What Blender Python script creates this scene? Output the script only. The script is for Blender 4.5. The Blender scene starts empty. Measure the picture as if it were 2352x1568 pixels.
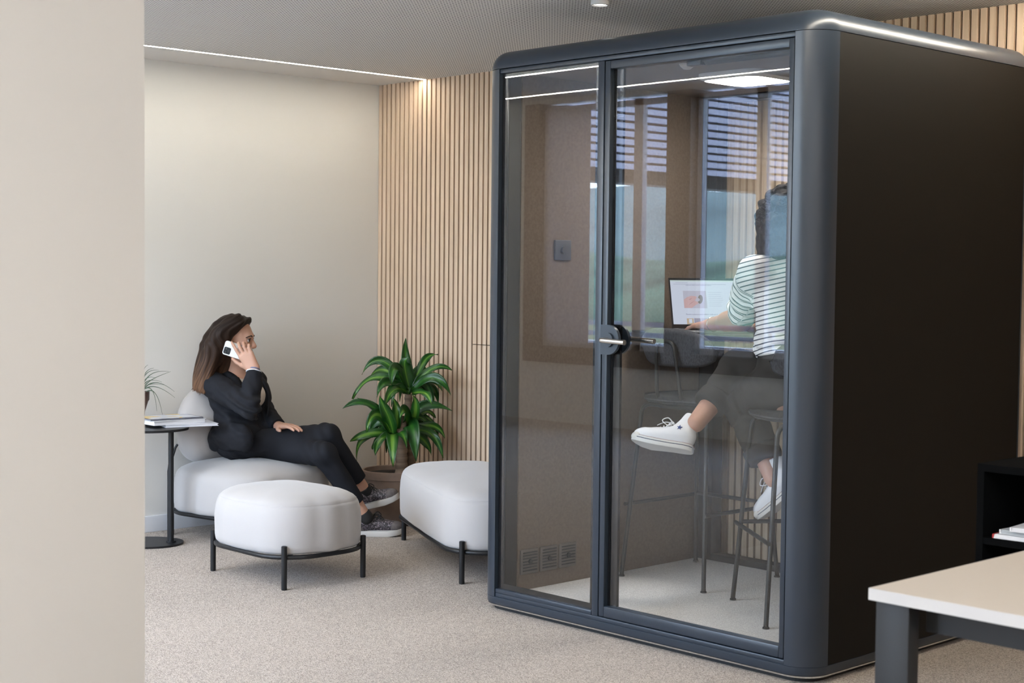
import bpy, bmesh, math, random
import numpy as np
from mathutils import Vector, Matrix, noise
random.seed(7)
PI = math.pi
sc = bpy.context.scene
col = sc.collection
V = Vector

# ------------------------------------------------------------------ materials
def new_mat(name):
    m = bpy.data.materials.new(name); m.use_nodes = True
    nt = m.node_tree
    return m, nt, nt.nodes['Principled BSDF'], nt.nodes['Material Output']

def N(nt, kind, **kw):
    n = nt.nodes.new(kind)
    for k, v in kw.items():
        if k in n.inputs: n.inputs[k].default_value = v
        else: setattr(n, k, v)
    return n

def mat(name, rgb, rough=0.5, metal=0.0, spec=0.5, bump=None, var=None, sheen=0.0, coat=0.0, emit=None):
    """bump=(scale, strength, distance); var=(scale, amount) of colour variation"""
    m, nt, b, out = new_mat(name)
    b.inputs['Base Color'].default_value = (*rgb, 1)
    b.inputs['Roughness'].default_value = rough
    b.inputs['Metallic'].default_value = metal
    b.inputs['Specular IOR Level'].default_value = spec
    if sheen: b.inputs['Sheen Weight'].default_value = sheen
    if coat: b.inputs['Coat Weight'].default_value = coat
    if emit:
        b.inputs['Emission Color'].default_value = (*emit[0], 1)
        b.inputs['Emission Strength'].default_value = emit[1]
    if bump or var: tc = N(nt, 'ShaderNodeTexCoord')
    if bump:
        t = N(nt, 'ShaderNodeTexNoise', Scale=bump[0], Detail=3.0)
        nt.links.new(tc.outputs['Object'], t.inputs['Vector'])
        bp = N(nt, 'ShaderNodeBump', Strength=bump[1], Distance=bump[2])
        nt.links.new(t.outputs['Fac'], bp.inputs['Height'])
        nt.links.new(bp.outputs['Normal'], b.inputs['Normal'])
    if var:
        t = N(nt, 'ShaderNodeTexNoise', Scale=var[0], Detail=4.0)
        nt.links.new(tc.outputs['Object'], t.inputs['Vector'])
        r = N(nt, 'ShaderNodeValToRGB')
        r.color_ramp.elements[0].position = .3; r.color_ramp.elements[1].position = .7
        r.color_ramp.elements[0].color = (*[c * (1 - var[1]) for c in rgb], 1)
        r.color_ramp.elements[1].color = (*[min(1, c * (1 + var[1])) for c in rgb], 1)
        nt.links.new(t.outputs['Fac'], r.inputs['Fac'])
        nt.links.new(r.outputs['Color'], b.inputs['Base Color'])
    return m

def math_node(nt, op, a, b=None):
    n = nt.nodes.new('ShaderNodeMath'); n.operation = op
    for i, x in enumerate((a, b)):
        if x is None: continue
        if isinstance(x, (int, float)): n.inputs[i].default_value = x
        else: nt.links.new(x, n.inputs[i])
    return n.outputs[0]

def carpet_mat(name, lo, hi, scale):
    m, nt, b, out = new_mat(name)
    tc = N(nt, 'ShaderNodeTexCoord')
    v = N(nt, 'ShaderNodeTexVoronoi', Scale=scale)
    nt.links.new(tc.outputs['Object'], v.inputs['Vector'])
    sep = N(nt, 'ShaderNodeSeparateColor')
    nt.links.new(v.outputs['Color'], sep.inputs[0])
    big = N(nt, 'ShaderNodeTexNoise', Scale=1.3, Detail=2.0)
    nt.links.new(tc.outputs['Object'], big.inputs['Vector'])
    f = math_node(nt, 'ADD', sep.outputs[0], math_node(nt, 'MULTIPLY', math_node(nt, 'SUBTRACT', big.outputs['Fac'], .5), .35))
    r = N(nt, 'ShaderNodeValToRGB')
    r.color_ramp.elements[0].color = (*lo, 1); r.color_ramp.elements[1].color = (*hi, 1)
    r.color_ramp.elements[0].position = .05; r.color_ramp.elements[1].position = .8
    nt.links.new(f, r.inputs['Fac']); nt.links.new(r.outputs['Color'], b.inputs['Base Color'])
    b.inputs['Roughness'].default_value = .95; b.inputs['Specular IOR Level'].default_value = .1
    bp = N(nt, 'ShaderNodeBump', Strength=.6, Distance=.004)
    nt.links.new(v.outputs['Distance'], bp.inputs['Height']); nt.links.new(bp.outputs['Normal'], b.inputs['Normal'])
    return m

def wood_mat(name, lo, hi, rough=.55, vec=(60, 60, 1.6)):
    m, nt, b, out = new_mat(name)
    tc = N(nt, 'ShaderNodeTexCoord'); mp = N(nt, 'ShaderNodeMapping')
    mp.inputs['Scale'].default_value = vec
    nt.links.new(tc.outputs['Object'], mp.inputs['Vector'])
    t = N(nt, 'ShaderNodeTexNoise', Scale=1.0, Detail=5.0, Roughness=.6)
    nt.links.new(mp.outputs['Vector'], t.inputs['Vector'])
    r = N(nt, 'ShaderNodeValToRGB')
    r.color_ramp.elements[0].position = .3; r.color_ramp.elements[1].position = .72
    r.color_ramp.elements[0].color = (*lo, 1); r.color_ramp.elements[1].color = (*hi, 1)
    nt.links.new(t.outputs['Fac'], r.inputs['Fac']); nt.links.new(r.outputs['Color'], b.inputs['Base Color'])
    b.inputs['Roughness'].default_value = rough
    return m

def perforated_mat(name, rgb, pitch, radius):
    m, nt, b, out = new_mat(name)
    tc = N(nt, 'ShaderNodeTexCoord'); s = N(nt, 'ShaderNodeSeparateXYZ')
    nt.links.new(tc.outputs['Object'], s.inputs[0])
    def cell(o):
        x = math_node(nt, 'DIVIDE', o, pitch)
        return math_node(nt, 'SUBTRACT', math_node(nt, 'FRACT', x), .5)
    a, c = cell(s.outputs[0]), cell(s.outputs[1])
    d = math_node(nt, 'SQRT', math_node(nt, 'ADD', math_node(nt, 'MULTIPLY', a, a), math_node(nt, 'MULTIPLY', c, c)))
    f = math_node(nt, 'GREATER_THAN', d, radius / pitch)
    mix = N(nt, 'ShaderNodeMix', data_type='RGBA')
    mix.inputs[6].default_value = (.06, .058, .055, 1); mix.inputs[7].default_value = (*rgb, 1)
    nt.links.new(f, mix.inputs[0]); nt.links.new(mix.outputs[2], b.inputs['Base Color'])
    b.inputs['Roughness'].default_value = .9
    return m

def glass_mat(name, tint, r0):
    """flat architectural pane: clear transmission plus Schlick reflection, the same from both sides"""
    m, nt, b, out = new_mat(name)
    nt.nodes.remove(b)
    g = N(nt, 'ShaderNodeNewGeometry')
    dt = N(nt, 'ShaderNodeVectorMath', operation='DOT_PRODUCT')
    nt.links.new(g.outputs['Normal'], dt.inputs[0]); nt.links.new(g.outputs['Incoming'], dt.inputs[1])
    c = math_node(nt, 'ABSOLUTE', dt.outputs['Value'])
    p = math_node(nt, 'POWER', math_node(nt, 'SUBTRACT', 1.0, c), 5.0)
    fac = math_node(nt, 'ADD', math_node(nt, 'MULTIPLY', p, 1 - r0), r0)
    tr = N(nt, 'ShaderNodeBsdfTransparent'); tr.inputs[0].default_value = (*tint, 1)
    gl = N(nt, 'ShaderNodeBsdfGlossy'); gl.inputs['Roughness'].default_value = 0.0
    gl.inputs['Color'].default_value = (1, 1, 1, 1)
    mx = N(nt, 'ShaderNodeMixShader')
    nt.links.new(fac, mx.inputs[0]); nt.links.new(tr.outputs[0], mx.inputs[1]); nt.links.new(gl.outputs[0], mx.inputs[2])
    nt.links.new(mx.outputs[0], out.inputs['Surface'])
    return m

def emit_mat(name, rgb, strength):
    m, nt, b, out = new_mat(name)
    nt.nodes.remove(b)
    e = N(nt, 'ShaderNodeEmission'); e.inputs[0].default_value = (*rgb, 1); e.inputs[1].default_value = strength
    nt.links.new(e.outputs[0], out.inputs['Surface'])
    return m

def stripe_mat(name, base, line, pitch, width, rough=.8):
    """woven stripes following the UV v direction of the cloth"""
    m, nt, b, out = new_mat(name)
    at = N(nt, 'ShaderNodeAttribute', attribute_name='stripe')
    f = math_node(nt, 'FRACT', math_node(nt, 'DIVIDE', at.outputs['Fac'], pitch))
    g = math_node(nt, 'LESS_THAN', f, width / pitch)
    mix = N(nt, 'ShaderNodeMix', data_type='RGBA')
    mix.inputs[6].default_value = (*base, 1); mix.inputs[7].default_value = (*line, 1)
    nt.links.new(g, mix.inputs[0]); nt.links.new(mix.outputs[2], b.inputs['Base Color'])
    b.inputs['Roughness'].default_value = rough
    return m

def hair_mat(name, root, mid, tip, zr, vec, bump=.6):
    """zr=(z of the tips, z of the roots); vec = stretched noise scale following the strands"""
    m, nt, b, out = new_mat(name)
    tc = N(nt, 'ShaderNodeTexCoord'); s = N(nt, 'ShaderNodeSeparateXYZ')
    g = N(nt, 'ShaderNodeNewGeometry')
    nt.links.new(g.outputs['Position'], s.inputs[0])
    mr = N(nt, 'ShaderNodeMapRange'); mr.inputs['From Min'].default_value = zr[0]; mr.inputs['From Max'].default_value = zr[1]
    nt.links.new(s.outputs[2], mr.inputs['Value'])
    at = N(nt, 'ShaderNodeAttribute', attribute_name='strand')
    mp = N(nt, 'ShaderNodeMapping'); mp.inputs['Scale'].default_value = vec
    nt.links.new(at.outputs['Vector'], mp.inputs['Vector'])
    t = N(nt, 'ShaderNodeTexNoise', Scale=1.0, Detail=4.0)
    nt.links.new(mp.outputs['Vector'], t.inputs['Vector'])
    f = math_node(nt, 'ADD', mr.outputs[0], math_node(nt, 'MULTIPLY', math_node(nt, 'SUBTRACT', t.outputs['Fac'], .5), 1.1))
    r = N(nt, 'ShaderNodeValToRGB')
    r.color_ramp.elements[0].color = (*tip, 1); r.color_ramp.elements[1].color = (*root, 1)
    e = r.color_ramp.elements.new(.45); e.color = (*mid, 1)
    nt.links.new(f, r.inputs['Fac']); nt.links.new(r.outputs['Color'], b.inputs['Base Color'])
    b.inputs['Roughness'].default_value = .52; b.inputs['Specular IOR Level'].default_value = .17
    bp = N(nt, 'ShaderNodeBump', Strength=bump, Distance=.004)
    nt.links.new(t.outputs['Fac'], bp.inputs['Height']); nt.links.new(bp.outputs['Normal'], b.inputs['Normal'])
    return m

M = {}
M['paint'] = mat('warm_white_paint', (.75, .74, .71), .85, spec=.2)
M['paint_grey'] = mat('soft_beige_paint', (.60, .55, .50), .85, spec=.2)
M['base'] = mat('white_skirting', (.70, .72, .76), .5)
M['carpet'] = carpet_mat('beige_loop_carpet', (.265, .228, .20), (.56, .50, .445), 290)
M['booth_carpet'] = carpet_mat('grey_booth_carpet', (.68, .65, .635), (.92, .89, .87), 330)
M['ceiling'] = perforated_mat('perforated_plaster', (.80, .78, .75), .0165, .0047)
M['plaster'] = mat('smooth_plaster', (.70, .68, .65), .9, spec=.2)
M['oak'] = wood_mat('oak_slat', (.56, .41, .285), (.75, .58, .43))
M['void'] = mat('slat_backing_felt', (.05, .036, .026), .95, spec=.05)
M['metal'] = mat('anthracite_powder_coat', (.022, .031, .045), .31, spec=.55, bump=(900, .08, .001))
M['shell'] = mat('booth_side_laminate', (.0075, .0066, .0053), .6, spec=.16)
M['frit'] = mat('black_glass_border', (.012, .012, .014), .15)
M['black'] = mat('black_steel', (.0085, .009, .0105), .4, spec=.4)
M['rubber'] = mat('black_rubber', (.012, .012, .012), .7)
M['silver'] = mat('brushed_aluminium', (.78, .79, .80), .25, metal=1.0)
M['nickel'] = mat('satin_nickel', (.62, .60, .57), .22, metal=1.0)
M['felt'] = mat('taupe_felt', (.18, .143, .117), .95, spec=.1, var=(90, .10), bump=(700, .3, .002))
M['felt_ceiling'] = mat('grey_felt_ceiling', (.22, .185, .165), .95, spec=.1)
M['vent'] = mat('grey_vent_plastic', (.12, .105, .095), .55)
M['switch'] = mat('slate_switch_plate', (.075, .085, .10), .35)
M['glass'] = glass_mat('booth_glass', (.945, .95, .945), .037)
M['pane'] = glass_mat('window_glass', (.97, .98, .975), .03)
M['led'] = emit_mat('led_strip_glow', (1.0, .92, .78), 30.0)
M['led_side'] = emit_mat('led_profile_glow', (1.0, .92, .78), 45.0)
M['led_cool'] = emit_mat('led_line_glow', (1.0, .95, .82), 105.0)
M['lamp'] = emit_mat('led_panel_glow', (1.0, .95, .89), 36.0)
M['spot'] = emit_mat('spot_lens_glow', (1.0, .95, .86), 2.5)
M['office'] = emit_mat('fill_panel_glow', (.96, .98, 1.0), 13.5)  # glow of the added fill panels
M['sofa'] = mat('off_white_bouclette', (.425, .405, .395), .9, spec=.15, sheen=.35, bump=(420, .18, .002))
M['desk_top'] = mat('cream_laminate', (.53, .465, .40), .45)
M['desk_edge'] = mat('white_edge_band', (.60, .59, .585), .45)
M['desk_leg'] = mat('charcoal_steel', (.013, .0145, .017), .5)
M['dark_frame'] = mat('dark_bronze_frame', (.06, .042, .032), .5)
M['roller'] = mat('grey_window_metal', (.55, .55, .60), .6)
M['screen_cloth'], nt, bs, out = new_mat('translucent_roller_cloth')
bs.inputs['Base Color'].default_value = (.5, .49, .52, 1); bs.inputs['Roughness'].default_value = .95
tl = N(nt, 'ShaderNodeBsdfTranslucent'); tl.inputs[0].default_value = (.62, .58, .60, 1)
mx = N(nt, 'ShaderNodeMixShader'); mx.inputs[0].default_value = .35
nt.links.new(bs.outputs[0], mx.inputs[1]); nt.links.new(tl.outputs[0], mx.inputs[2]); nt.links.new(mx.outputs[0], out.inputs['Surface'])
M['inner'] = mat('dark_inner_frame', (.016, .0165, .017), .55, spec=.3)
M['fins'] = mat('pale_aluminium_louvre', (.40, .39, .47), .5)
M['hill'] = mat('wooded_hillside', (.10, .15, .09), 1.0, var=(.09, .6))
M['terrace'] = mat('terrace_paving', (.62, .60, .56), .9)
M['hedge'] = mat('dry_grass', (.20, .19, .08), 1.0, var=(.8, .5))

# ------------------------------------------------------------------ mesh helpers
def bm_box(bm, x0, x1, y0, y1, z0, z1, bev=0.0, seg=2, rot=None):
    b2 = bmesh.new()
    bmesh.ops.create_cube(b2, size=1)
    for v in b2.verts:
        v.co = V(((x0 + x1) / 2 + v.co.x * (x1 - x0), (y0 + y1) / 2 + v.co.y * (y1 - y0), (z0 + z1) / 2 + v.co.z * (z1 - z0)))
    if bev:
        bmesh.ops.bevel(b2, geom=list(b2.edges), offset=bev, segments=seg, affect='EDGES', profile=.5)
    if rot is not None: bmesh.ops.transform(b2, matrix=rot, verts=b2.verts)
    merge(bm, b2)

def merge(bm, b2):
    me = bpy.data.meshes.new('tmp'); b2.to_mesh(me); b2.free(); bm.from_mesh(me); bpy.data.meshes.remove(me)

def smooth_path(pts, n=8, closed=False):
    """Catmull-Rom through pts"""
    P = [V(p) for p in pts]; out = []
    m = len(P)
    rng = range(m if closed else m - 1)
    for i in rng:
        if closed: a, b, c, d = P[(i - 1) % m], P[i], P[(i + 1) % m], P[(i + 2) % m]
        else: a, b, c, d = P[max(0, i - 1)], P[i], P[i + 1], P[min(m - 1, i + 2)]
        for k in range(n):
            t = k / n
            out.append(.5 * ((2 * b) + (c - a) * t + (2 * a - 5 * b + 4 * c - d) * t * t + (3 * b - a - 3 * c + d) * t ** 3))
    if not closed: out.append(P[-1])
    return out

def round_path(pts, r, n=6):
    """polyline with rounded corners"""
    P = [V(p) for p in pts]; out = [P[0]]
    for i in range(1, len(P) - 1):
        a, b, c = P[i - 1], P[i], P[i + 1]
        u = (a - b).normalized(); w = (c - b).normalized()
        rr = min(r, (a - b).length * .45, (c - b).length * .45)
        p0, p1 = b + u * rr, b + w * rr
        for k in range(n + 1):
            t = k / n
            out.append((1 - t) ** 2 * p0 + 2 * t * (1 - t) * b + t * t * p1)
    out.append(P[-1])
    return out

def bm_tube(bm, path, r, seg=10, closed=False, cap=True):
    P = [V(p) for p in path]; n = len(P)
    rad = r if callable(r) else (lambda t: r)
    rings = []
    prev = None
    for i, p in enumerate(P):
        if closed: t = (P[(i + 1) % n] - P[i - 1])
        else: t = P[min(n - 1, i + 1)] - P[max(0, i - 1)]
        t.normalize()
        if prev is None:
            a = V((0, 0, 1)) if abs(t.z) < .9 else V((1, 0, 0))
            u = (a - t * a.dot(t)).normalized()
        else:
            u = (prev - t * prev.dot(t)).normalized()
        prev = u; w = t.cross(u)
        rr = rad(i / max(1, n - 1))
        rings.append([bm.verts.new(p + (u * math.cos(2 * PI * k / seg) + w * math.sin(2 * PI * k / seg)) * rr) for k in range(seg)])
    m = n if closed else n - 1
    for i in range(m):
        A, B = rings[i], rings[(i + 1) % n]
        for k in range(seg):
            bm.faces.new((A[k], A[(k + 1) % seg], B[(k + 1) % seg], B[k]))
    if cap and not closed:
        bm.faces.new(rings[0][::-1]); bm.faces.new(rings[-1])

def bm_cyl(bm, a, b, r, seg=16, r2=None):
    bm_tube(bm, [a, b], (lambda t: r + ((r2 if r2 is not None else r) - r) * t), seg)

def bm_lathe(bm, prof, c, seg=40, axis=None):
    """prof = [(r, z)...] about vertical axis at c"""
    rings = []
    for r, z in prof:
        if r < 1e-6: rings.append([bm.verts.new(V(c) + V((0, 0, z)))])
        else: rings.append([bm.verts.new(V(c) + V((r * math.cos(2 * PI * k / seg), r * math.sin(2 * PI * k / seg), z))) for k in range(seg)])
    for A, B in zip(rings, rings[1:]):
        for k in range(seg):
            a, b = (A[k], A[(k + 1) % seg]) if len(A) > 1 else (A[0], None)
            d, e = (B[k], B[(k + 1) % seg]) if len(B) > 1 else (B[0], None)
            if b is None and e is None: continue
            if b is None: bm.faces.new((a, e, d))
            elif e is None: bm.faces.new((a, b, d))
            else: bm.faces.new((a, b, e, d))

def rounded_rect(x0, x1, y0, y1, r, n=8):
    out = []
    for cx, cy, a0 in ((x1 - r, y0 + r, -PI / 2), (x1 - r, y1 - r, 0), (x0 + r, y1 - r, PI / 2), (x0 + r, y0 + r, PI)):
        for k in range(n + 1):
            a = a0 + PI / 2 * k / n
            out.append((cx + r * math.cos(a), cy + r * math.sin(a)))
    return out

def bm_prism(bm, poly, z0, z1, cap=True):
    a = [bm.verts.new((x, y, z0)) for x, y in poly]; b = [bm.verts.new((x, y, z1)) for x, y in poly]
    n = len(poly)
    for k in range(n): bm.faces.new((a[k], a[(k + 1) % n], b[(k + 1) % n], b[k]))
    if cap: bm.faces.new(a[::-1]); bm.faces.new(b)

def tag(o, label, cat=None, group=None, kind=None):
    if label: o['label'] = label
    if cat: o['category'] = cat
    if group: o['group'] = group
    if kind: o['kind'] = kind
    return o

def link(name, me, m, parent=None, smooth=False):
    o = bpy.data.objects.new(name, me); col.objects.link(o)
    if m is not None:
        for x in (m if isinstance(m, (list, tuple)) else [m]): me.materials.append(x)
    if parent is not None: o.parent = parent
    if smooth: me.polygons.foreach_set('use_smooth', [True] * len(me.polygons))
    return o

def wloc(p):
    v = V((0, 0, 0))
    while p is not None: v = v + p.location; p = p.parent
    return v

def obj(name, bm, m, parent=None, smooth=False, sharp=None):
    """one mesh object; geometry is given in world space and stored relative to the parent's base"""
    bmesh.ops.recalc_face_normals(bm, faces=bm.faces)
    if parent is not None: bmesh.ops.translate(bm, verts=bm.verts, vec=-wloc(parent))
    me = bpy.data.meshes.new(name); bm.to_mesh(me); bm.free()
    o = link(name, me, m, parent, smooth or sharp is not None)
    if sharp is not None: me.set_sharp_from_angle(angle=math.radians(sharp))
    return o

def box(name, m, parent, *a, bev=0.0, rot=None):
    bm = bmesh.new(); bm_box(bm, *a, bev=bev, rot=rot); return obj(name, bm, m, parent, sharp=40 if bev else None)

def tube(name, m, parent, path, r, closed=False, seg=10):
    bm = bmesh.new(); bm_tube(bm, path, r, seg, closed); return obj(name, bm, m, parent, sharp=50)

def thing(name, label, cat, loc=(0, 0, 0), group=None):
    o = bpy.data.objects.new(name, None); col.objects.link(o); o.location = loc
    o.empty_display_size = .1
    return tag(o, label, cat, group)

def structure(o): o['kind'] = 'structure'; return o

# ------------------------------------------------------------------ implicit surfaces (for bodies, cloth, upholstery)
def cone(a, b, ra, rb, k=.02): return ('cone', V(a), V(b), ra, rb, k, 1)
def ell(c, r, R=None, k=.02, op=1): return ('ell', V(c), r, R, k, op)
def rbox(c, h, rr, R=None, k=.02, op=1): return ('box', V(c), h, rr, R, k, op)
def cut(p): return p[:-1] + (-1,)

def sdf(prims, vox):
    lo = np.full(3, 1e9); hi = -lo
    bb = []
    for p in prims:
        if p[0] == 'cone':
            r = max(p[3], p[4]); a, b = np.array(p[1]), np.array(p[2])
            l, h = np.minimum(a, b) - r, np.maximum(a, b) + r; k = p[5]
        else:
            R = np.eye(3) if p[3 if p[0] == 'ell' else 4] is None else np.array(p[3 if p[0] == 'ell' else 4])
            e = np.abs(R) @ np.array(p[2]); c = np.array(p[1]); l, h = c - e, c + e; k = p[4 if p[0] == 'ell' else 5]
        bb.append((l - k - 4 * vox, h + k + 4 * vox))
        if p[-1] > 0: lo = np.minimum(lo, l); hi = np.maximum(hi, h)
    lo = lo - 5 * vox; hi = hi + 5 * vox
    n = np.ceil((hi - lo) / vox).astype(int) + 1
    F = np.full(n, 10.0, np.float32)
    ax = [lo[i] + vox * np.arange(n[i]) for i in range(3)]
    for p, (l, h) in zip(prims, bb):
        i0 = np.clip(np.floor((l - lo) / vox).astype(int), 0, n); i1 = np.clip(np.ceil((h - lo) / vox).astype(int) + 1, 0, n)
        if (i1 <= i0).any(): continue
        s = tuple(slice(a, b) for a, b in zip(i0, i1))
        X, Y, Z = np.meshgrid(*[ax[i][s[i]].astype(np.float32) for i in range(3)], indexing='ij', sparse=True)
        if p[0] == 'cone':
            a, b, ra, rb, k = p[1], p[2], p[3], p[4], p[5]
            d = b - a; L2 = max(1e-9, d.length_squared)
            t = np.clip(((X - a.x) * d.x + (Y - a.y) * d.y + (Z - a.z) * d.z) / L2, 0, 1)
            D = np.sqrt((X - a.x - t * d.x) ** 2 + (Y - a.y - t * d.y) ** 2 + (Z - a.z - t * d.z) ** 2) - (ra + (rb - ra) * t)
        else:
            i = 3 if p[0] == 'ell' else 4
            R = np.eye(3) if p[i] is None else np.array(p[i]); k = p[i + 1]
            c = p[1]; x, y, z = X - c.x, Y - c.y, Z - c.z
            q = [x * R[0, j] + y * R[1, j] + z * R[2, j] for j in range(3)]
            if p[0] == 'ell':
                r = p[2]
                k0 = np.sqrt(sum((q[j] / r[j]) ** 2 for j in range(3))); k1 = np.sqrt(sum((q[j] / r[j] ** 2) ** 2 for j in range(3)))
                D = k0 * (k0 - 1) / np.maximum(k1, 1e-6)
            else:
                rr = p[3]
                w = [np.abs(q[j]) - (p[2][j] - rr) for j in range(3)]
                D = np.sqrt(sum(np.maximum(t, 0) ** 2 for t in w)) + np.minimum(np.maximum(np.maximum(w[0], w[1]), w[2]), 0) - rr
        A = F[s]
        k = max(k, 1e-4)
        if p[-1] > 0:
            hh = np.clip(.5 + .5 * (A - D) / k, 0, 1); F[s] = A * (1 - hh) + D * hh - k * hh * (1 - hh)
        else:
            D = -D
            hh = np.clip(.5 - .5 * (A - D) / k, 0, 1); F[s] = A * (1 - hh) + D * hh + k * hh * (1 - hh)
    return F, lo

def surface_net(F, lo, vox):
    S = F < 0
    nx, ny, nz = F.shape
    cnt = np.zeros((nx - 1, ny - 1, nz - 1), np.uint8)
    for i in (0, 1):
        for j in (0, 1):
            for k in (0, 1): cnt += S[i:nx - 1 + i, j:ny - 1 + j, k:nz - 1 + k]
    C = np.argwhere((cnt > 0) & (cnt < 8))
    idx = np.full(cnt.shape, -1, np.int32); idx[tuple(C.T)] = np.arange(len(C))
    acc = np.zeros((len(C), 3)); w = np.zeros(len(C))
    cor = [(i, j, k) for i in (0, 1) for j in (0, 1) for k in (0, 1)]
    for a in cor:
        for ax in range(3):
            if a[ax]: continue
            b = list(a); b[ax] = 1
            fa = F[tuple((C + a).T)]; fb = F[tuple((C + b).T)]
            m = (fa < 0) != (fb < 0)
            t = np.where(m, fa / np.where(m, fa - fb, 1), 0)
            pos = np.array(a, float)[None] + np.zeros((len(C), 3)); pos[:, ax] += t
            acc[m] += pos[m]; w[m] += 1
    P = lo + vox * (C + acc / w[:, None])
    quads = []
    for ax in range(3):
        u, v = (ax + 1) % 3, (ax + 2) % 3
        sl0 = [slice(None)] * 3; sl1 = [slice(None)] * 3
        sl0[ax] = slice(0, -1); sl1[ax] = slice(1, None)
        A, B = S[tuple(sl0)], S[tuple(sl1)]
        E = np.argwhere(A != B)
        E = E[(E[:, u] > 0) & (E[:, v] > 0) & (E[:, u] < F.shape[u] - 1) & (E[:, v] < F.shape[v] - 1)]
        inside = A[tuple(E.T)]
        def cell(du, dv):
            c = E.copy(); c[:, u] += du; c[:, v] += dv; return idx[tuple(c.T)]
        q = np.stack([cell(-1, -1), cell(0, -1), cell(0, 0), cell(-1, 0)], 1)
        q[~inside] = q[~inside][:, ::-1]
        quads.append(q)
    return P, np.concatenate(quads)

def relax(P, Q, it):
    n = len(P)
    e = np.concatenate([Q[:, [i, (i + 1) % 4]] for i in range(4)])
    for _ in range(it):
        s = np.zeros_like(P); c = np.zeros(n)
        for a, b in ((0, 1), (1, 0)):
            for ax in range(3): s[:, ax] += np.bincount(e[:, a], P[e[:, b], ax], n)
            c += np.bincount(e[:, a], minlength=n)
        P = P * .5 + .5 * s / np.maximum(c, 1)[:, None]
    return P

def normals(P, Q):
    nn = np.cross(P[Q[:, 2]] - P[Q[:, 0]], P[Q[:, 3]] - P[Q[:, 1]])
    r = np.zeros_like(P)
    for i in range(4):
        for ax in range(3): r[:, ax] += np.bincount(Q[:, i], nn[:, ax], len(P))
    return r / np.maximum(np.linalg.norm(r, axis=1), 1e-9)[:, None]

def blob(name, prims, vox, m, parent=None, it=2, disp=None, attr=None, post=None):
    """smooth union of the primitives as one continuous mesh; disp(P)->offset along the normal; attr(P)->{name: values}"""
    F, lo = sdf(prims, vox)
    P, Q = surface_net(F, lo, vox)
    P = relax(P, Q, it)
    if disp is not None: P = P + normals(P, Q) * disp(P)[:, None]
    at = attr(P) if attr else {}
    base = np.array(wloc(parent)) if parent is not None else np.zeros(3)
    me = bpy.data.meshes.new(name)
    me.from_pydata([tuple(x) for x in (P - base)], [], [tuple(int(i) for i in q) for q in Q])
    for k, v in at.items():
        if v.ndim == 1:
            a = me.attributes.new(k, 'FLOAT', 'POINT'); a.data.foreach_set('value', v.astype(np.float32))
        elif v.shape[1] == 4:
            a = me.color_attributes.new(k, 'FLOAT_COLOR', 'POINT'); a.data.foreach_set('color', v.astype(np.float32).ravel())
        else:
            a = me.attributes.new(k, 'FLOAT_VECTOR', 'POINT'); a.data.foreach_set('vector', v.astype(np.float32).ravel())
    me.update()
    return link(name, me, m, parent, True)

def nz(P, s, off=0.0):
    """vectorised smooth noise: a few incommensurate sine waves"""
    x, y, z = (P * s + off).T
    return (np.sin(x * 1.7 + 1.3 * np.sin(y * 1.1 + z * .7)) + np.sin(y * 2.1 + 1.1 * np.sin(z * 1.3 + x * .9)) + np.sin(z * 1.9 + 1.2 * np.sin(x * 1.2 - y * .8))) / 3

def frame(f, u):
    """rotation whose columns are forward, left, up"""
    f = V(f).normalized(); u = V(u); u = (u - f * u.dot(f)).normalized(); l = u.cross(f)
    return Matrix(((f.x, l.x, u.x), (f.y, l.y, u.y), (f.z, l.z, u.z)))

def bez(a, b, c, d, n=10):
    a, b, c, d = V(a), V(b), V(c), V(d); out = []
    for i in range(n + 1):
        t = i / n
        out.append(a * (1 - t) ** 3 + b * 3 * t * (1 - t) ** 2 + c * 3 * t * t * (1 - t) + d * t ** 3)
    return out
# ------------------------------------------------------------------ the room
XL, XR = -7.04, 2.6          # alcove left wall, far right wall
YW, YF = 5.615, -1.5         # slatted back wall, window wall behind the camera
ZC, ZH = 2.445, 2.95         # alcove ceiling, office ceiling
YS = 2.75                    # where the ceiling steps up
XO = -11.2

structure(box('floor', M['carpet'], None, XO - .1, XR + .1, YF - .1, YW + .1, -.12, 0))
wb = structure(box('wall_back', M['void'], None, XL - .1, XR + .1, YW, YW + .12, 0, 3.1))
bm = bmesh.new()
x = XL + .004
k = 0
while x < XR - .03:
    if x > -6.24 and x < -5.1:
        bm_box(bm, x, x + .0275, YW - .016, YW, .0, .973); bm_box(bm, x, x + .0275, YW - .016, YW, .977, ZC)
    else:
        bm_box(bm, x, x + .0275, YW - .016, YW, .0, ZC)
    x += .0396; k += 1
structure(obj('slat_panel', bm, M['oak'], wb))
structure(box('wall_left', M['paint'], None, XL - .12, XL, 2.6, YW, 0, 3.05))
structure(box('baseboard_left', M['base'], None, XL, XL + .014, 2.6, YW - .016, 0, .085, bev=.003))
structure(box('wall_return', M['paint'], None, XO - .1, XL, 2.6, 2.72, 0, 3.05))
structure(box('wall_side', M['paint'], None, XO - .12, XO, YF - .1, 2.7, 0, 3.05))
structure(box('wall_right', M['paint_grey'], None, XR, XR + .12, YF - .1, YW, 0, 3.05))
structure(box('ceiling', M['ceiling'], None, XL + .425, XR, YS, YW, ZC, ZC + .06))
structure(box('ceiling_border', M['plaster'], None, XL, XL + .4, YS, YW, ZC, ZC + .06))
structure(box('ceiling_office', M['plaster'], None, XO - .1, XR + .1, YF - .1, YS + .1, ZH, ZH + .1))
structure(box('ceiling_roof', M['plaster'], None, XL - .1, XR + .1, YS, YW + .1, ZH + .1, ZH + .15))
structure(box('ceiling_step', M['plaster'], None, XL, XR, YS - .04, YS, ZC, ZH))
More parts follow.
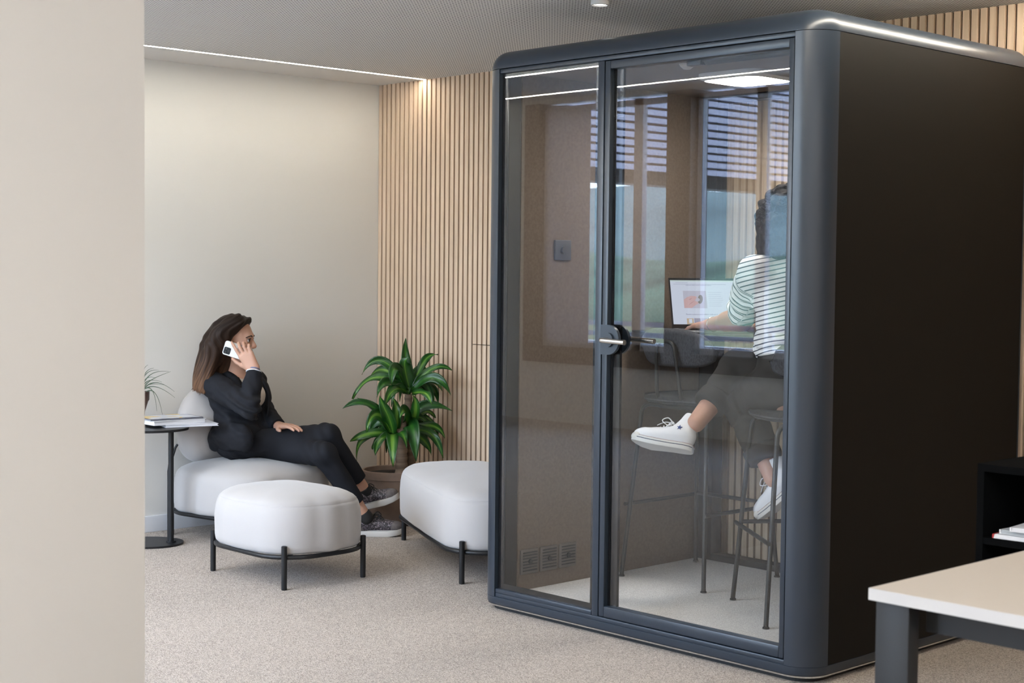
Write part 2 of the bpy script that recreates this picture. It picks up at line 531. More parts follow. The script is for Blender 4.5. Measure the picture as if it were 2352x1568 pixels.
# light line recessed between the border and the perforated boards
o = box('ceiling_led_strip', M['led'], None, XL + .4, XL + .425, YS, YW - .017, ZC + .001, ZC + .03)
tag(o, 'glowing warm white LED strip set in the ceiling above the beige wall', 'ceiling light')
# pier on the left in the foreground
structure(box('wall_pier', M['plaster'], None, -3.35, -2.95, .95, 1.707, 0, ZH, bev=.004))
# window wall behind the camera
wins = [(-10.1, -8.57), (-8.31, -6.55), (-6.3, -4.85), (-4.6, -3.3)]
zs, zh = .69, 2.88
bm = bmesh.new()
bm_box(bm, XO - .1, XR + .1, YF - .2, YF, 0, zs - .15)
bm_box(bm, XO - .1, XR + .1, YF - .2, YF, zh + .03, ZH + .1)
bm_box(bm, XO - .1, -10.29, YF - .2, YF, zs - .15, zh + .03)
bm_box(bm, -3.1, XR + .1, YF - .2, YF, zs - .15, zh + .03)
structure(obj('wall_front', bm, M['paint'], None))
bm = bmesh.new()
bm_box(bm, -10.29, -3.1, YF - .2, YF + .03, zs - .15, zs)
edges = [-10.29] + [e for w in wins for e in w] + [-3.1]
for a, b in zip(edges[::2], edges[1::2]): bm_box(bm, a, b, YF - .2, YF + .03, zs, zh + .03)
structure(obj('trim_windows', bm, M['dark_frame'], None))
for i, (a, b) in enumerate(wins):
    w = structure(box('window_%d' % (i + 1), M['pane'], None, a, b, YF - .10, YF - .099, zs, zh))
    bm = bmesh.new()
    bm_box(bm, a, a + .05, YF - .13, YF - .07, zs, zh); bm_box(bm, b - .05, b, YF - .13, YF - .07, zs, zh)
    bm_box(bm, a, b, YF - .13, YF - .07, zs, zs + .05); bm_box(bm, a, b, YF - .13, YF - .07, zh - .05, zh)
    m = a + (b - a) * (.70 if i == 0 else .35)
    bm_box(bm, m, m + .10, YF - .13, YF - .07, zs, zh)
    structure(obj('window_frame', bm, M['roller'], w))
o = box('roller_screen', M['screen_cloth'], None, -10.1, -9.52, YF - .05, YF - .045, zs, zh - .02)
tag(o, 'grey roller screen pulled down at the end window, seen reflected in the booth glass', 'blind')
# office ceiling behind the camera: LED lines seen as reflections, then added fill panels
def led_line(name, x0, x1, y0, y1, label):
    o = box(name, M['led_cool'], None, x0, x1, y0, y1, ZH - .004, ZH)
    tag(o, label, 'ceiling light')
led_line('ceiling_led_line', -11.0, -2.0, -.156, -.143, 'long LED line reflected highest across the narrow fixed glass')
led_line('ceiling_led_line', -11.0, -2.0, -1.221, -1.208, 'long LED line by the windows reflected across both booth panes')
for (x0, y0) in ((-8.6, .7), (-6.2, .7), (-6.2, 1.9), (-5.2, -.4), (-.6, 1.2), (.7, -.3), (.9, 1.9), (-.9, -.6), (1.2, .8)):  # unseen panels added to brighten the alcove and the pier
    o = box('ceiling_fill_panel', M['office'], None, x0, x0 + 1.2, y0, y0 + .35, ZH - .03, ZH)
    tag(o, 'flat rectangular glowing panel added out of view on the office ceiling as fill light', 'ceiling light', 'added fill panels')
o = box('ceiling_led_strip', M['led_side'], None, -2.81, -2.78, YS, YW - .03, ZC - .012, ZC + .0)
tag(o, 'glowing LED strip set in the ceiling right of the booth, outside the photo', 'ceiling light')
# small surface spot at the top edge of the picture
t = thing('ceiling_spot', 'small round white ceiling spot at the top edge above the booth', 'spotlight', (-4.19, 4.44, ZC))
bm = bmesh.new(); bm_lathe(bm, [(0, -.0), (.036, 0), (.036, -.016), (.031, -.018), (.028, -.012), (0, -.012)], (-4.19, 4.44, ZC), 32)
obj('housing', bm, M['desk_edge'], t, sharp=40)
bm = bmesh.new(); bm_lathe(bm, [(0, -.0135), (.026, -.0135)], (-4.19, 4.44, ZC), 24); obj('lens', bm, M['spot'], t)

# outside the windows
structure(box('terrace_floor', M['terrace'], None, -45, 14, -15, YF - .2, -.2, -.06))
structure(box('ground', M['hedge'], None, -400, 300, -600, -15, -4.2, -4.0))
def ridge(name, m, y0, x0, x1, h, seed, depth):
    bm = bmesh.new(); nx, ny = 60, 8; g = []
    for j in range(ny):
        row = []
        for i in range(nx):
            x = x0 + (x1 - x0) * i / (nx - 1); y = y0 - depth * j / (ny - 1)
            z = -4 + (h(x) + 4) * math.sin(PI / 2 * j / (ny - 1)) ** .8 + noise.noise(V((x * .03 + seed, y * .03, 0))) * .12 * h(x)
            row.append(bm.verts.new((x, y, z)))
        g.append(row)
    for j in range(ny - 1):
        for i in range(nx - 1): bm.faces.new((g[j][i], g[j][i + 1], g[j + 1][i + 1], g[j + 1][i]))
    return structure(obj(name, bm, m, None, smooth=True))
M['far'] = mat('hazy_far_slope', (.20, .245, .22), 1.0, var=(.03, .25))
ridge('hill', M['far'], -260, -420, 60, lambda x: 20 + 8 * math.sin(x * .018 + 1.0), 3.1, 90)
ridge('hill', M['hill'], -110, -190, 40, lambda x: 4.5 + 1.8 * math.sin(x * .06), 8.7, 40)
t = thing('louvre_screen', 'pale horizontal louvre screen outside, reflected in the upper booth glass', 'louvre', (-11.6, -6, 0))
for k in range(15):
    box('louvre', M['fins'], t, -11.66, -11.60, -10.5, -2.4, 2.53 + .090 * k, 2.53 + .090 * k + .060)
structure(box('wall_outside', M['dark_frame'], None, -12.5, -12.2, -10.5, -2.4, 2.42, 4.6))
for y in (-3.0, -5.6, -8.2): box('post', M['roller'], t, -11.76, -11.68, y, y + .08, -.06, 3.75)
t = thing('terrace_railing', 'pale horizontal bar railing outside, reflected low in the booth glass', 'railing', (-8, -2.4, -.06))
for z in (.66, .76, .86): box('rail', M['fins'], t, -14, -3, -2.43, -2.40, z, z + .045)
for x in (-13, -10.6, -8.2, -5.8, -3.4): box('post', M['roller'], t, x, x + .04, -2.48, -2.44, -.06, .92)

# ------------------------------------------------------------------ the phone booth
BX0, BX1, BY0, BY1 = -4.62, -2.97, 4.205, 5.596
booth = thing('phone_booth', 'dark grey two-person office phone booth with rounded edges and glass front', 'booth', (-3.795, 4.88, 0))
def booth_plan(d, n=10):
    out = []; rf, rb = max(.012, .105 - d), max(.012, .035 - d)
    x0, x1, y0, y1 = BX0 + d, BX1 - d, BY0 + d, BY1 - d
    for cx, cy, r, a0 in ((x1 - rf, y0 + rf, rf, -PI / 2), (x1 - rb, y1 - rb, rb, 0), (x0 + rb, y1 - rb, rb, PI / 2), (x0 + rf, y0 + rf, rf, PI)):
        out += [(cx + r * math.cos(a0 + PI / 2 * k / n), cy + r * math.sin(a0 + PI / 2 * k / n)) for k in range(n + 1)]
    return out
def ring(bm, levels):
    """levels = [(inset, z)...] of the rounded-rectangle plan, outside surface only"""
    R = [[bm.verts.new((x, y, z)) for x, y in booth_plan(d)] for d, z in levels]
    for A, B in zip(R, R[1:]):
        n = len(A)
        for k in range(n): bm.faces.new((A[k], A[(k + 1) % n], B[(k + 1) % n], B[k]))
    return R
bm = bmesh.new(); R = ring(bm, [(.03, 0), (.03, .018)]); bm.faces.new(R[-1]); obj('plinth', bm, M['rubber'], booth)
bm = bmesh.new(); R = ring(bm, [(.02, .017), (.006, .018), (.004, .024), (.02, .0245)]); bm.faces.new(R[-1]); obj('trim_strip', bm, M['silver'], booth, sharp=40)
bm = bmesh.new(); R = ring(bm, [(.012, .0255), (.004, .0255), (0, .034), (0, .0545), (.002, .056)]); bm.faces.new(R[-1]); bm.faces.new(R[0][::-1]); obj('base', bm, M['metal'], booth, sharp=40)
rr = .072
bm = bmesh.new()
lv = [(.02, 2.184), (.0, 2.1855)] + [(rr * (1 - math.cos(a * PI / 2 / 10)), 2.188 + rr * math.sin(a * PI / 2 / 10)) for a in range(11)]
R = ring(bm, lv); bm.faces.new(R[-1]); bm.faces.new(R[0][::-1])
obj('roof_cap', bm, M['metal'], booth, sharp=60)
def corner(sx, sy):
    """quarter-round vertical corner profile"""
    cx = BX1 if sx > 0 else BX0; cy = BY0 if sy < 0 else BY1
    r = .105 if sy < 0 else .035; pts = []
    ox, oy = cx - sx * r, cy - sy * r
    for k in range(13):
        a = PI / 2 * k / 12
        pts.append((ox + sx * r * math.sin(a), oy + sy * r * math.cos(a)))
    pts += [(cx - sx * .045, oy), (ox, cy - sy * .055)] if sy < 0 else [(cx - sx * .105, cy - .002), (cx - sx * .105, oy)]
    bm = bmesh.new(); bm_prism(bm, pts, .056, 2.1835)
    obj('corner_post', bm, M['metal'], booth, sharp=35)
for sx in (-1, 1):
    for sy in (-1, 1): corner(sx, sy)
for s, xo in ((-1, BX0), (1, BX1)):
    a, b = (xo, xo + .085) if s < 0 else (xo - .085, xo)
    box('side_panel', M['shell'], booth, a + (0.001 if s < 0 else 0), b - (0.001 if s > 0 else 0), BY0 + .107, BY1 - .037, .057, 2.183)
    c, d = (xo + .086, xo + .110) if s < 0 else (xo - .110, xo - .086)
    box('felt_wall', M['felt'], booth, c, d, BY0 + .125, 5.475, .061, 2.176)
    box('inner_jamb', M['inner'], booth, c, d - .004, BY0 + .056, BY0 + .123, .061, 2.176)
box('booth_floor', M['booth_carpet'], booth, -4.52, -3.07, 4.25, 5.49, .0565, .0605)
box('inner_ceiling', M['felt_ceiling'], booth, -4.53, -3.06, 4.262, 5.47, 2.177, 2.1835)
# glass front: fixed light, mullion, header and sill
box('header', M['metal'], booth, -4.514, -3.078, 4.209, 4.255, 2.1665, 2.183, bev=.002)
box('threshold', M['metal'], booth, -4.514, -3.078, 4.209, 4.255, .0565, .072, bev=.002)
box('bottom_rail', M['metal'], booth, -4.514, -3.978, 4.209, 4.255, .0722, .089, bev=.002)
bm = bmesh.new(); bm_prism(bm, rounded_rect(BX0 + .13, BX1 - .13, BY0 + .13, BY1 - .13, .05, 8), 2.26, 2.268); obj('roof_reflector', bm, M['desk_edge'], booth)  # unseen pale sheet added on the roof to bounce light onto the ceiling
box('mullion', M['metal'], booth, -3.976, -3.944, 4.209, 4.255, .0725, 2.166, bev=.003)
box('fixed_glass', M['glass'], booth, -4.514, -3.977, 4.222, 4.2225, .0895, 2.166)
bm = bmesh.new()
for a in ((-4.514, -4.486, .0895, 2.166), (-3.999, -3.977, .0895, 2.166), (-4.486, -3.999, .0895, .112), (-4.486, -3.999, 2.148, 2.166)):
    bm_box(bm, a[0], a[1], 4.2245, 4.227, a[2], a[3])
obj('glass_border', bm, M['frit'], booth)
# the door
door = bpy.data.objects.new('door', None); col.objects.link(door); door.parent = booth
door.location = V((-3.5, 4.23, .07)) - booth.location
bm = bmesh.new()
dx0, dx1, dz0, dz1 = -3.939, -3.081, .076, 2.163
for a in ((dx0, dx0 + .026, dz0, dz1), (dx1 - .020, dx1, dz0, dz1), (dx0 + .026, dx1 - .02, dz0, dz0 + .040), (dx0 + .026, dx1 - .02, dz1 - .030, dz1)):
    bm_box(bm, a[0], a[1], 4.209, 4.251, a[2], a[3], bev=.003)
obj('door_frame', bm, M['metal'], door, sharp=40)
box('door_glass', M['glass'], door, dx0 + .026, dx1 - .02, 4.229, 4.2295, dz0 + .04, dz1 - .03)
bm = bmesh.new()
bm_box(bm, dx0 + .026, dx0 + .034, 4.231, 4.236, dz0 + .04, dz1 - .03); bm_box(bm, dx0 + .034, dx0 + .066, 4.238, 4.250, dz0 + .04, dz1 - .03)
obj('door_seal', bm, M['frit'], door)
# lever handle: D-shaped plate, rose, neck and lever, the same on the inside
hx, hz = -3.893, 1.125
for side in (-1, 1):
    y0 = 4.209 if side < 0 else 4.251
    bm = bmesh.new()
    pl = [(dx0 + .004, hz - .056), (hx - .005, hz - .056)] + [(hx - .005 + .056 * math.sin(a * PI / 16), hz - .056 * math.cos(a * PI / 16)) for a in range(1, 16)] + [(hx - .005, hz + .056), (dx0 + .004, hz + .056)]
    A = [bm.verts.new((x, y0, z)) for x, z in pl]; B = [bm.verts.new((x, y0 + side * .013, z)) for x, z in pl]
    n = len(pl)
    for k in range(n): bm.faces.new((A[k], A[(k + 1) % n], B[(k + 1) % n], B[k]))
    bm.faces.new(A[::-1]); bm.faces.new(B)
    obj('lock_plate', bm, M['metal'], door, sharp=40)
    bm = bmesh.new()
    bm_cyl(bm, (hx, y0 + side * .012, hz), (hx, y0 + side * .022, hz), .027, 32)
    o = obj('rose', bm, M['metal'], door, sharp=40)
    yl = y0 + side * .062
    bm = bmesh.new()
    bm_tube(bm, round_path([(hx, y0 + side * .02, hz), (hx, yl, hz), (hx + .125, yl, hz - .004)], .02, 8), .0098, 18)
    tag(obj('lever', bm, M['nickel'], door, sharp=50), 'satin nickel lever handle')
# door closer inside the top of the door
bm = bmesh.new(); bm_box(bm, -3.585, -3.520, 4.254, 4.285, 2.118, 2.152, bev=.003); bm_box(bm, -3.52, -3.505, 4.262, 4.276, 2.128, 2.142)
obj('closer_arm', bm, M['black'], door, sharp=40)
bm = bmesh.new(); bm_tube(bm, [(-3.505, 4.27, 2.130), (-3.497, 4.27, 2.130), (-3.49, 4.27, 2.130), (-3.125, 4.27, 2.130), (-3.12, 4.27, 2.130)], lambda t: .0145, 20)
obj('closer_body', bm, M['inner'], door, sharp=40)
# glazed back
bm = bmesh.new()
bm_box(bm, -4.513, -4.428, 5.48, 5.555, .0565, 2.183, bev=.003); bm_box(bm, -3.16, -3.077, 5.48, 5.555, .0565, 2.183, bev=.003)
bm_box(bm, -4.428, -3.16, 5.48, 5.55, .0565, .089); bm_box(bm, -4.428, -3.16, 5.48, 5.55, 2.150, 2.183)
obj('back_frame', bm, M['inner'], booth, sharp=40)
box('back_glass', M['glass'], booth, -4.428, -3.16, 5.52, 5.5205, .089, 2.150)
# fixed worktop across the back
bm = bmesh.new(); bm_box(bm, -4.509, -3.081, 4.975, 5.478, 1.102, 1.124, bev=.004)
for x in (-4.44, -3.16): bm_box(bm, x - .015, x + .015, 5.16, 5.478, 1.05, 1.102)
obj('worktop', bm, M['desk_leg'], booth, sharp=40)
# ceiling lamp, sensor dome, vents, switch
bm = bmesh.new(); pl = rounded_rect(-4.02, -3.70, 4.80, 5.12, .075, 10)
A = [bm.verts.new((x, y, 2.177)) for x, y in pl]; B = [bm.verts.new((x, y, 2.160)) for x, y in pl]
pl2 = rounded_rect(-3.998, -3.722, 4.822, 5.098, .06, 10); D = [bm.verts.new((x, y, 2.150)) for x, y in pl2]
n = len(pl)
for k in range(n):
    bm.faces.new((A[k], A[(k + 1) % n], B[(k + 1) % n], B[k])); bm.faces.new((B[k], B[(k + 1) % n], D[(k + 1) % n], D[k]))
bm.faces.new(A)
lamp = obj('ceiling_lamp', bm, M['desk_edge'], booth, sharp=50)
bm = bmesh.new(); bm.faces.new([bm.verts.new((x, y, 2.1515)) for x, y in rounded_rect(-3.998, -3.722, 4.822, 5.098, .06, 10)])
tag(obj('diffuser', bm, M['lamp'], lamp), 'glowing white diffuser')
bm = bmesh.new(); bm_lathe(bm, [(0, -.022), (.014, -.020), (.026, -.010), (.032, 0), (0, 0)], (-3.83, 4.55, 2.177), 24)
obj('motion_sensor', bm, M['desk_edge'], booth, smooth=True)
for y0 in (4.340, 4.453, 4.566):
    bm = bmesh.new(); bm_box(bm, -4.511, -4.500, y0, y0 + .104, .127, .231, bev=.006)
    v = obj('vent', bm, M['vent'], booth, sharp=40)
    bm = bmesh.new()
    for k in range(7): bm_box(bm, -4.500, -4.4975, y0 + .012, y0 + .092, .140 + .0125 * k, .140 + .0125 * k + .0045)
    bm_cyl(bm, (-4.500, y0 + .052, .179), (-4.494, y0 + .052, .179), .010, 16)
    tag(obj('grille', bm, M['desk_leg'], v), 'dark louvres with a small round knob')
bm = bmesh.new(); bm_box(bm, -4.511, -4.499, 4.519, 4.614, 1.425, 1.509, bev=.004)
s = obj('switch_plate', bm, M['switch'], booth, sharp=40)
bm = bmesh.new(); bm_cyl(bm, (-4.4995, 4.566, 1.467), (-4.489, 4.566, 1.467), .0165, 28); obj('dial', bm, M['switch'], s, sharp=40)
# ------------------------------------------------------------------ upholstered seats
def puff_mesh(c, ang, a, b, r, z0, z1, dome, seam=True, nth=14):
    """puffy cushion: rounded-rectangle plan, bulging sides, domed top with a stitched seam"""
    ca, sa = math.cos(ang), math.sin(ang)
    plan = []
    base = rounded_rect(-a, a, -b, b, r, nth)
    # densify the straight sides and bow them out a little
    n = len(base)
    for i in range(n):
        p, q = base[i], base[(i + 1) % n]
        d = math.dist(p, q); m = max(1, int(d / .025))
        for k in range(m):
            t = k / m; w = math.sin(PI * t) * (.016 if m > 2 else 0)
            x, y = p[0] + (q[0] - p[0]) * t, p[1] + (q[1] - p[1]) * t
            s = (q[1] - p[1], -(q[0] - p[0])); l = math.hypot(*s) or 1
            plan.append((x + s[0] / l * w, y + s[1] / l * w))
    h = z1 - z0
    prof = [(.30, z0), (.06, z0), (.016, z0 + .002), (.006, z0 + .012), (.002, z0 + .035), (.001, z0 + .3 * h), (0, z0 + .5 * h), (.005, z0 + .68 * h), (.012, z0 + .78 * h),
            (.0175, z0 + .825 * h)]
    prof += [(.0212, z0 + .834 * h), (.0216, z0 + .842 * h)] if seam else []
    prof += [(.0215, z0 + .852 * h), (.036, z0 + .905 * h), (.060, z0 + .955 * h), (.088, z1 - .001), (.12, z1 + dome * .22)]
    bm = bmesh.new(); rings = []
    for d, z in prof:
        rings.append([(x * (1 - d / math.hypot(x, y)), y * (1 - d / math.hypot(x, y)), z) for x, y in plan])
    last = rings[-1]
    for s in (.86, .7, .5, .3, .12):
        rings.append([(x * s, y * s, z1 + dome * (1 - .75 * s * s)) for x, y, z in last])
    vs = [[bm.verts.new((c[0] + x * ca - y * sa, c[1] + x * sa + y * ca, z + .0015 * noise.noise(V((x * 9, y * 9, z * 9))))) for x, y, z in R] for R in rings]
    for A, B in zip(vs, vs[1:]):
        n = len(A)
        for k in range(n): bm.faces.new((A[k], A[(k + 1) % n], B[(k + 1) % n], B[k]))
    bm.faces.new(vs[-1]); bm.faces.new(vs[0][::-1])
    return bm

def tube_base(t, c, ang, a, b, r, zf, leg_top, corners, rt=.0105, legs=True):
    ca, sa = math.cos(ang), math.sin(ang)
    W = lambda x, y, z: V((c[0] + x * ca - y * sa, c[1] + x * sa + y * ca, z))
    loop = [W(x, y, zf) for x, y in rounded_rect(-a + .005, a - .005, -b + .005, b - .005, r, 10)]
    tube('base_frame', M['black'], t, loop, rt, closed=True)
    for x, y in corners:
        bm = bmesh.new(); p = W(x, y, 0)
        bm_tube(bm, [p + V((0, 0, .003)), p + V((0, 0, leg_top - .006)), p + V((0, 0, leg_top - .002)), p + V((0, 0, leg_top))], lambda q: .0125 if q < .9 else .009, 14)
        bm_cyl(bm, p, p + V((0, 0, .004)), .0115, 14)
        obj('leg', bm, M['black'], t, sharp=50)

def ottoman(name, label, c, ang, a, b, r, top, dome):
    t = thing(name, label, 'ottoman', (c[0], c[1], 0))
    obj('cushion', puff_mesh(c, ang, a, b, r, .146, top, dome), M['sofa'], t, smooth=True)
    k = r * .293 - .007
    tube_base(t, c, ang, a, b, r, .138, .19, [(sx * (a - k), sy * (b - k)) for sx in (-1, 1) for sy in (-1, 1)])
    return t
ottoman('ottoman', 'small square off-white upholstered ottoman in front of the seated woman', (-5.668, 4.0), 0, .327, .262, .19, .392, .022)
ottoman('bench_ottoman', 'long off-white upholstered bench on black legs half hidden behind the booth', (-5.40, 4.893), math.atan2(-.445, .895), .615, .265, .20, .405, .02)

cc = V((-6.665, 4.478, 0)); ca10 = math.radians(10)
arm = thing('lounge_chair', 'off-white low lounge chair with round back cushion under the seated woman', 'armchair', cc)
obj('seat', puff_mesh(cc, ca10, .335, .345, .20, .135, .372, .03, seam=False), M['sofa'], arm, smooth=True)
fC, lC = V((math.cos(ca10), math.sin(ca10), 0)), V((-math.sin(ca10), math.cos(ca10), 0))
Rb = frame(fC - V((0, 0, -.16)), V((0, 0, 1)))
blob('backrest', [ell(cc - fC * .250 + lC * .035 + V((0, 0, .575)), (.118, .305, .212), Rb, .02), rbox(cc - fC * .245 + lC * .03 + V((0, 0, .50)), (.105, .275, .13), .10, Rb, .06)], .009, M['sofa'], arm, 3,
     disp=lambda P: .004 * nz(P, 9.0))
k = .20 * .293 - .007
tube_base(arm, cc, ca10, .335, .345, .20, .128, .18, [(sx * (.335 - k), sy * (.345 - k)) for sx in (-1, 1) for sy in (-1, 1)])

# ------------------------------------------------------------------ side table with books and plant
p0 = V((-6.664, 3.999, 0.023)); p0.z = 0
lat = V((.689, .725, 0)); fwd = V((-.725, .689, 0))
tb = thing('side_table', 'black steel side table on a flat oval foot beside the lounge chair', 'side table', p0)
def oval(c, rx, ry, ang, n=40): return [(c.x + rx * math.cos(t) * math.cos(ang) - ry * math.sin(t) * math.sin(ang), c.y + rx * math.cos(t) * math.sin(ang) + ry * math.sin(t) * math.cos(ang)) for t in [2 * PI * i / n for i in range(n)]]
la = math.atan2(lat.y, lat.x)
bm = bmesh.new(); bm_prism(bm, oval(p0 - lat * .115, .175, .15, la), 0, .010); bm_cyl(bm, p0 + V((0, 0, .01)), p0 + V((0, 0, .016)), .024, 24)
obj('foot', bm, M['black'], tb, sharp=40)
zt = (-6.686, 4.013, 0.572)[2]
bm = bmesh.new(); bm_cyl(bm, p0 + V((0, 0, .015)), p0 + V((0, 0, zt)), .0135, 18); obj('pole', bm, M['black'], tb, sharp=50)
q0 = p0 - lat * .017 + fwd * .02
bm = bmesh.new(); bm_tube(bm, [q0 + V((0, 0, .02)), q0 + V((0, 0, .36)), q0 + lat * .008 + V((0, 0, .42))], .0065, 10); obj('guide_rod', bm, M['black'], tb, sharp=50)
bm = bmesh.new(); h0 = p0 + lat * .008 + V((0, 0, zt - .135)); bm_tube(bm, [h0, h0 + lat * .014 + V((0, 0, .045)), h0 + lat * .024 + V((0, 0, .062))], .006, 8); obj('release_lever', bm, M['black'], tb, sharp=50)
bm = bmesh.new(); bm_prism(bm, oval(p0 - lat * .115, .20, .19, la), zt, zt + .012); obj('tabletop', bm, M['black'], tb, sharp=40)
zt += .012
M['paper'] = mat('white_paper', (.78, .78, .80), .7)
M['cover'] = mat('white_book_cover', (.70, .71, .76), .35)
M['navy'] = mat('navy_cover', (.02, .025, .055), .35)
def cover_art(name, a, b, c):
    m, nt, bs, out = new_mat(name)
    tc = N(nt, 'ShaderNodeTexCoord'); t = N(nt, 'ShaderNodeTexVoronoi', Scale=17.0)
    nt.links.new(tc.outputs['Object'], t.inputs['Vector'])
    s = N(nt, 'ShaderNodeSeparateColor'); nt.links.new(t.outputs['Color'], s.inputs[0])
    r = N(nt, 'ShaderNodeValToRGB'); r.color_ramp.interpolation = 'CONSTANT'
    r.color_ramp.elements[0].color = (*a, 1); r.color_ramp.elements[1].color = (*b, 1); r.color_ramp.elements[1].position = .4
    e = r.color_ramp.elements.new(.7); e.color = (*c, 1)
    nt.links.new(s.outputs[0], r.inputs['Fac']); nt.links.new(r.outputs['Color'], bs.inputs['Base Color']); bs.inputs['Roughness'].default_value = .3
    return m
M['art'] = cover_art('magazine_cover_print', (.62, .64, .70), (.70, .50, .16), (.45, .47, .55))
def book(name, label, corner, ang, w, d, z, h, cov, art=None, spine='x'):
    """corner = nearest corner; w along the direction ang, d to its left"""
    u = V((math.cos(ang), math.sin(ang), 0)); v = V((-u.y, u.x, 0))
    c = V((corner[0], corner[1], 0)) + u * w / 2 + v * d / 2
    R = Matrix.Translation((c.x, c.y, 0)) @ Matrix.Rotation(ang, 4, 'Z')
    t = thing(name, label, 'book', (c.x, c.y, z))
    bm = bmesh.new(); bm_box(bm, -w / 2 + .003, w / 2 - .004, -d / 2 + .004, d / 2 - .004, z + .002, z + h - .002, rot=R); obj('pages', bm, M['paper'], t)
    bm = bmesh.new()
    bm_box(bm, -w / 2, w / 2, -d / 2, d / 2, z, z + .002, rot=R); bm_box(bm, -w / 2, w / 2, -d / 2, d / 2, z + h - .002, z + h, rot=R)
    bm_box(bm, -w / 2, w / 2, d / 2 - .004, d / 2, z, z + h, rot=R)
    obj('cover', bm, cov, t)
    if art:
        bm = bmesh.new(); bm_box(bm, -w / 2 + .01, w / 2 - .01, -d / 2 + .01, d / 2 - .01, z + h, z + h + .0006, rot=R); obj('cover_print', bm, art, t)
    return t
b0 = V((-6.661, 3.966, 0.575))
book('book', 'thin white book at the bottom of the stack on the side table', (b0.x, b0.y), math.radians(74), .27, .20, zt, .012, M['cover'])
b1 = V((-6.665, 3.905, 0.590))
book('book', 'thick white book in the middle of the stack on the side table', (b1.x, b1.y), math.radians(88), .29, .235, zt + .0125, .021, M['cover'])
b2 = V((-6.696, 3.903, 0.613))
book('magazine', 'magazine with yellow and grey cover on top of the side table stack', (b2.x, b2.y), math.radians(84), .285, .215, zt + .034, .007, M['navy'], M['art'])
# spidery plant in a slim brown vase, mostly hidden by the pier
M['vase'] = mat('brown_ceramic', (.085, .042, .032), .4)
M['grass'] = mat('thin_green_blade', (.05, .085, .045), .5)
vp = V((-6.918, 3.973, 0.598)); vp.z = zt + .0415
t = thing('potted_grass', 'thin-bladed plant in a slim brown vase on the side table stack', 'plant', vp)
bm = bmesh.new(); bm_lathe(bm, [(0, 0), (.022, 0), (.024, .02), (.040, .072), (.046, .08), (.047, .122), (.040, .122), (.038, .09), (0, .09)], vp, 32)
obj('vase', bm, M['vase'], t, sharp=40)
bm = bmesh.new()
blades = [((-6.828, 4.028, 0.858), (-6.891, 3.990, 0.860)), ((-6.793, 4.064, 0.852), (-6.876, 4.006, 0.856)), ((-6.787, 4.071, 0.852), (-6.874, 4.005, 0.808)), ((-6.815, 4.037, 0.799), (-6.882, 3.997, 0.816)), ((-6.769, 4.082, 0.751), (-6.852, 4.029, 0.817)), ((-6.766, 4.083, 0.720), (-6.850, 4.028, 0.790)), ((-6.808, 4.043, 0.784), (-6.878, 4.000, 0.790)), ((-6.827, 4.015, 0.651), (-6.857, 4.022, 0.790)), ((-6.807, 4.035, 0.634), (-6.846, 4.031, 0.764)), ((-6.847, 4.009, 0.869), (-6.896, 3.985, 0.856)), ((-6.930, 3.916, 0.808), (-6.929, 3.950, 0.855)), ((-6.943, 3.899, 0.735), (-6.937, 3.940, 0.829)), ((-6.837, 4.015, 0.818), (-6.887, 3.993, 0.830)), ((-6.921, 3.931, 0.874), (-6.920, 3.960, 0.856)), ((-6.867, 3.988, 0.884), (-6.904, 3.977, 0.865))]
for tip, mid in blades:
    a = vp + V((random.uniform(-.012, .012), random.uniform(-.012, .012), .10)); tip, mid = V(tip), V(mid)
    bm_tube(bm, bez(a, a + (mid - a) * .5 + V((0, 0, .03)), mid + V((0, 0, .004)), tip, 14), lambda q: .0030 * (1 - q) + .0006, 6)
obj('blades', bm, M['grass'], t, smooth=True)

# ------------------------------------------------------------------ the large corn plant in the corner
pc = V((-6.47, 5.27, 0))
dr = thing('potted_dracaena', 'large dracaena with striped green leaves in a brown pot by the slats', 'plant', pc)
M['pot'] = mat('taupe_clay_pot', (.235, .165, .125), .7, var=(14, .15))
M['saucer'] = mat('brown_saucer', (.11, .055, .038), .5)
M['soil'] = mat('dark_potting_soil', (.02, .014, .01), 1.0, bump=(60, 1.0, .01))
bm = bmesh.new(); bm_lathe(bm, [(0, .014), (.130, .014), (.140, .03), (.168, .245), (.176, .247), (.178, .288), (.172, .292), (.164, .290), (.160, .26), (0, .26)], pc, 56); obj('pot', bm, M['pot'], dr, sharp=40)
bm = bmesh.new(); bm_lathe(bm, [(0, 0), (.155, 0), (.172, .022), (.166, .024), (.15, .013), (0, .013)], pc, 48); obj('saucer', bm, M['saucer'], dr, sharp=40)
bm = bmesh.new(); bm_lathe(bm, [(0, .2675), (.08, .268), (.1595, .2665), (.1595, .2615), (0, .2615)], pc, 40); obj('soil', bm, M['soil'], dr, smooth=True)
M['cane'] = wood_mat('ringed_cane', (.11, .075, .05), (.30, .215, .15), .85, (4, 4, 42))
def cane(pts, r):
    bm = bmesh.new(); P = smooth_path(pts, 14)
    bm_tube(bm, P, lambda q: r * (1 - .18 * q) * (1 + .07 * math.sin(q * 70)), 18)
    return obj('cane', bm, M['cane'], dr, smooth=True)
cane([(-6.361, 5.230, 0.191), (-6.366, 5.235, 0.344), (-6.373, 5.237, 0.485), (-6.384, 5.247, 0.589)], .036)
cane([(-6.375, 5.317, 0.194), (-6.391, 5.313, 0.383), (-6.402, 5.314, 0.572), (-6.409, 5.316, 0.702)], .026)
m, nt, bs, out = new_mat('striped_leaf')
at = N(nt, 'ShaderNodeAttribute', attribute_name='leafu')
sp = N(nt, 'ShaderNodeSeparateXYZ'); nt.links.new(at.outputs['Vector'], sp.inputs[0])
w = N(nt, 'ShaderNodeTexNoise', Scale=1.0, Detail=2.0)
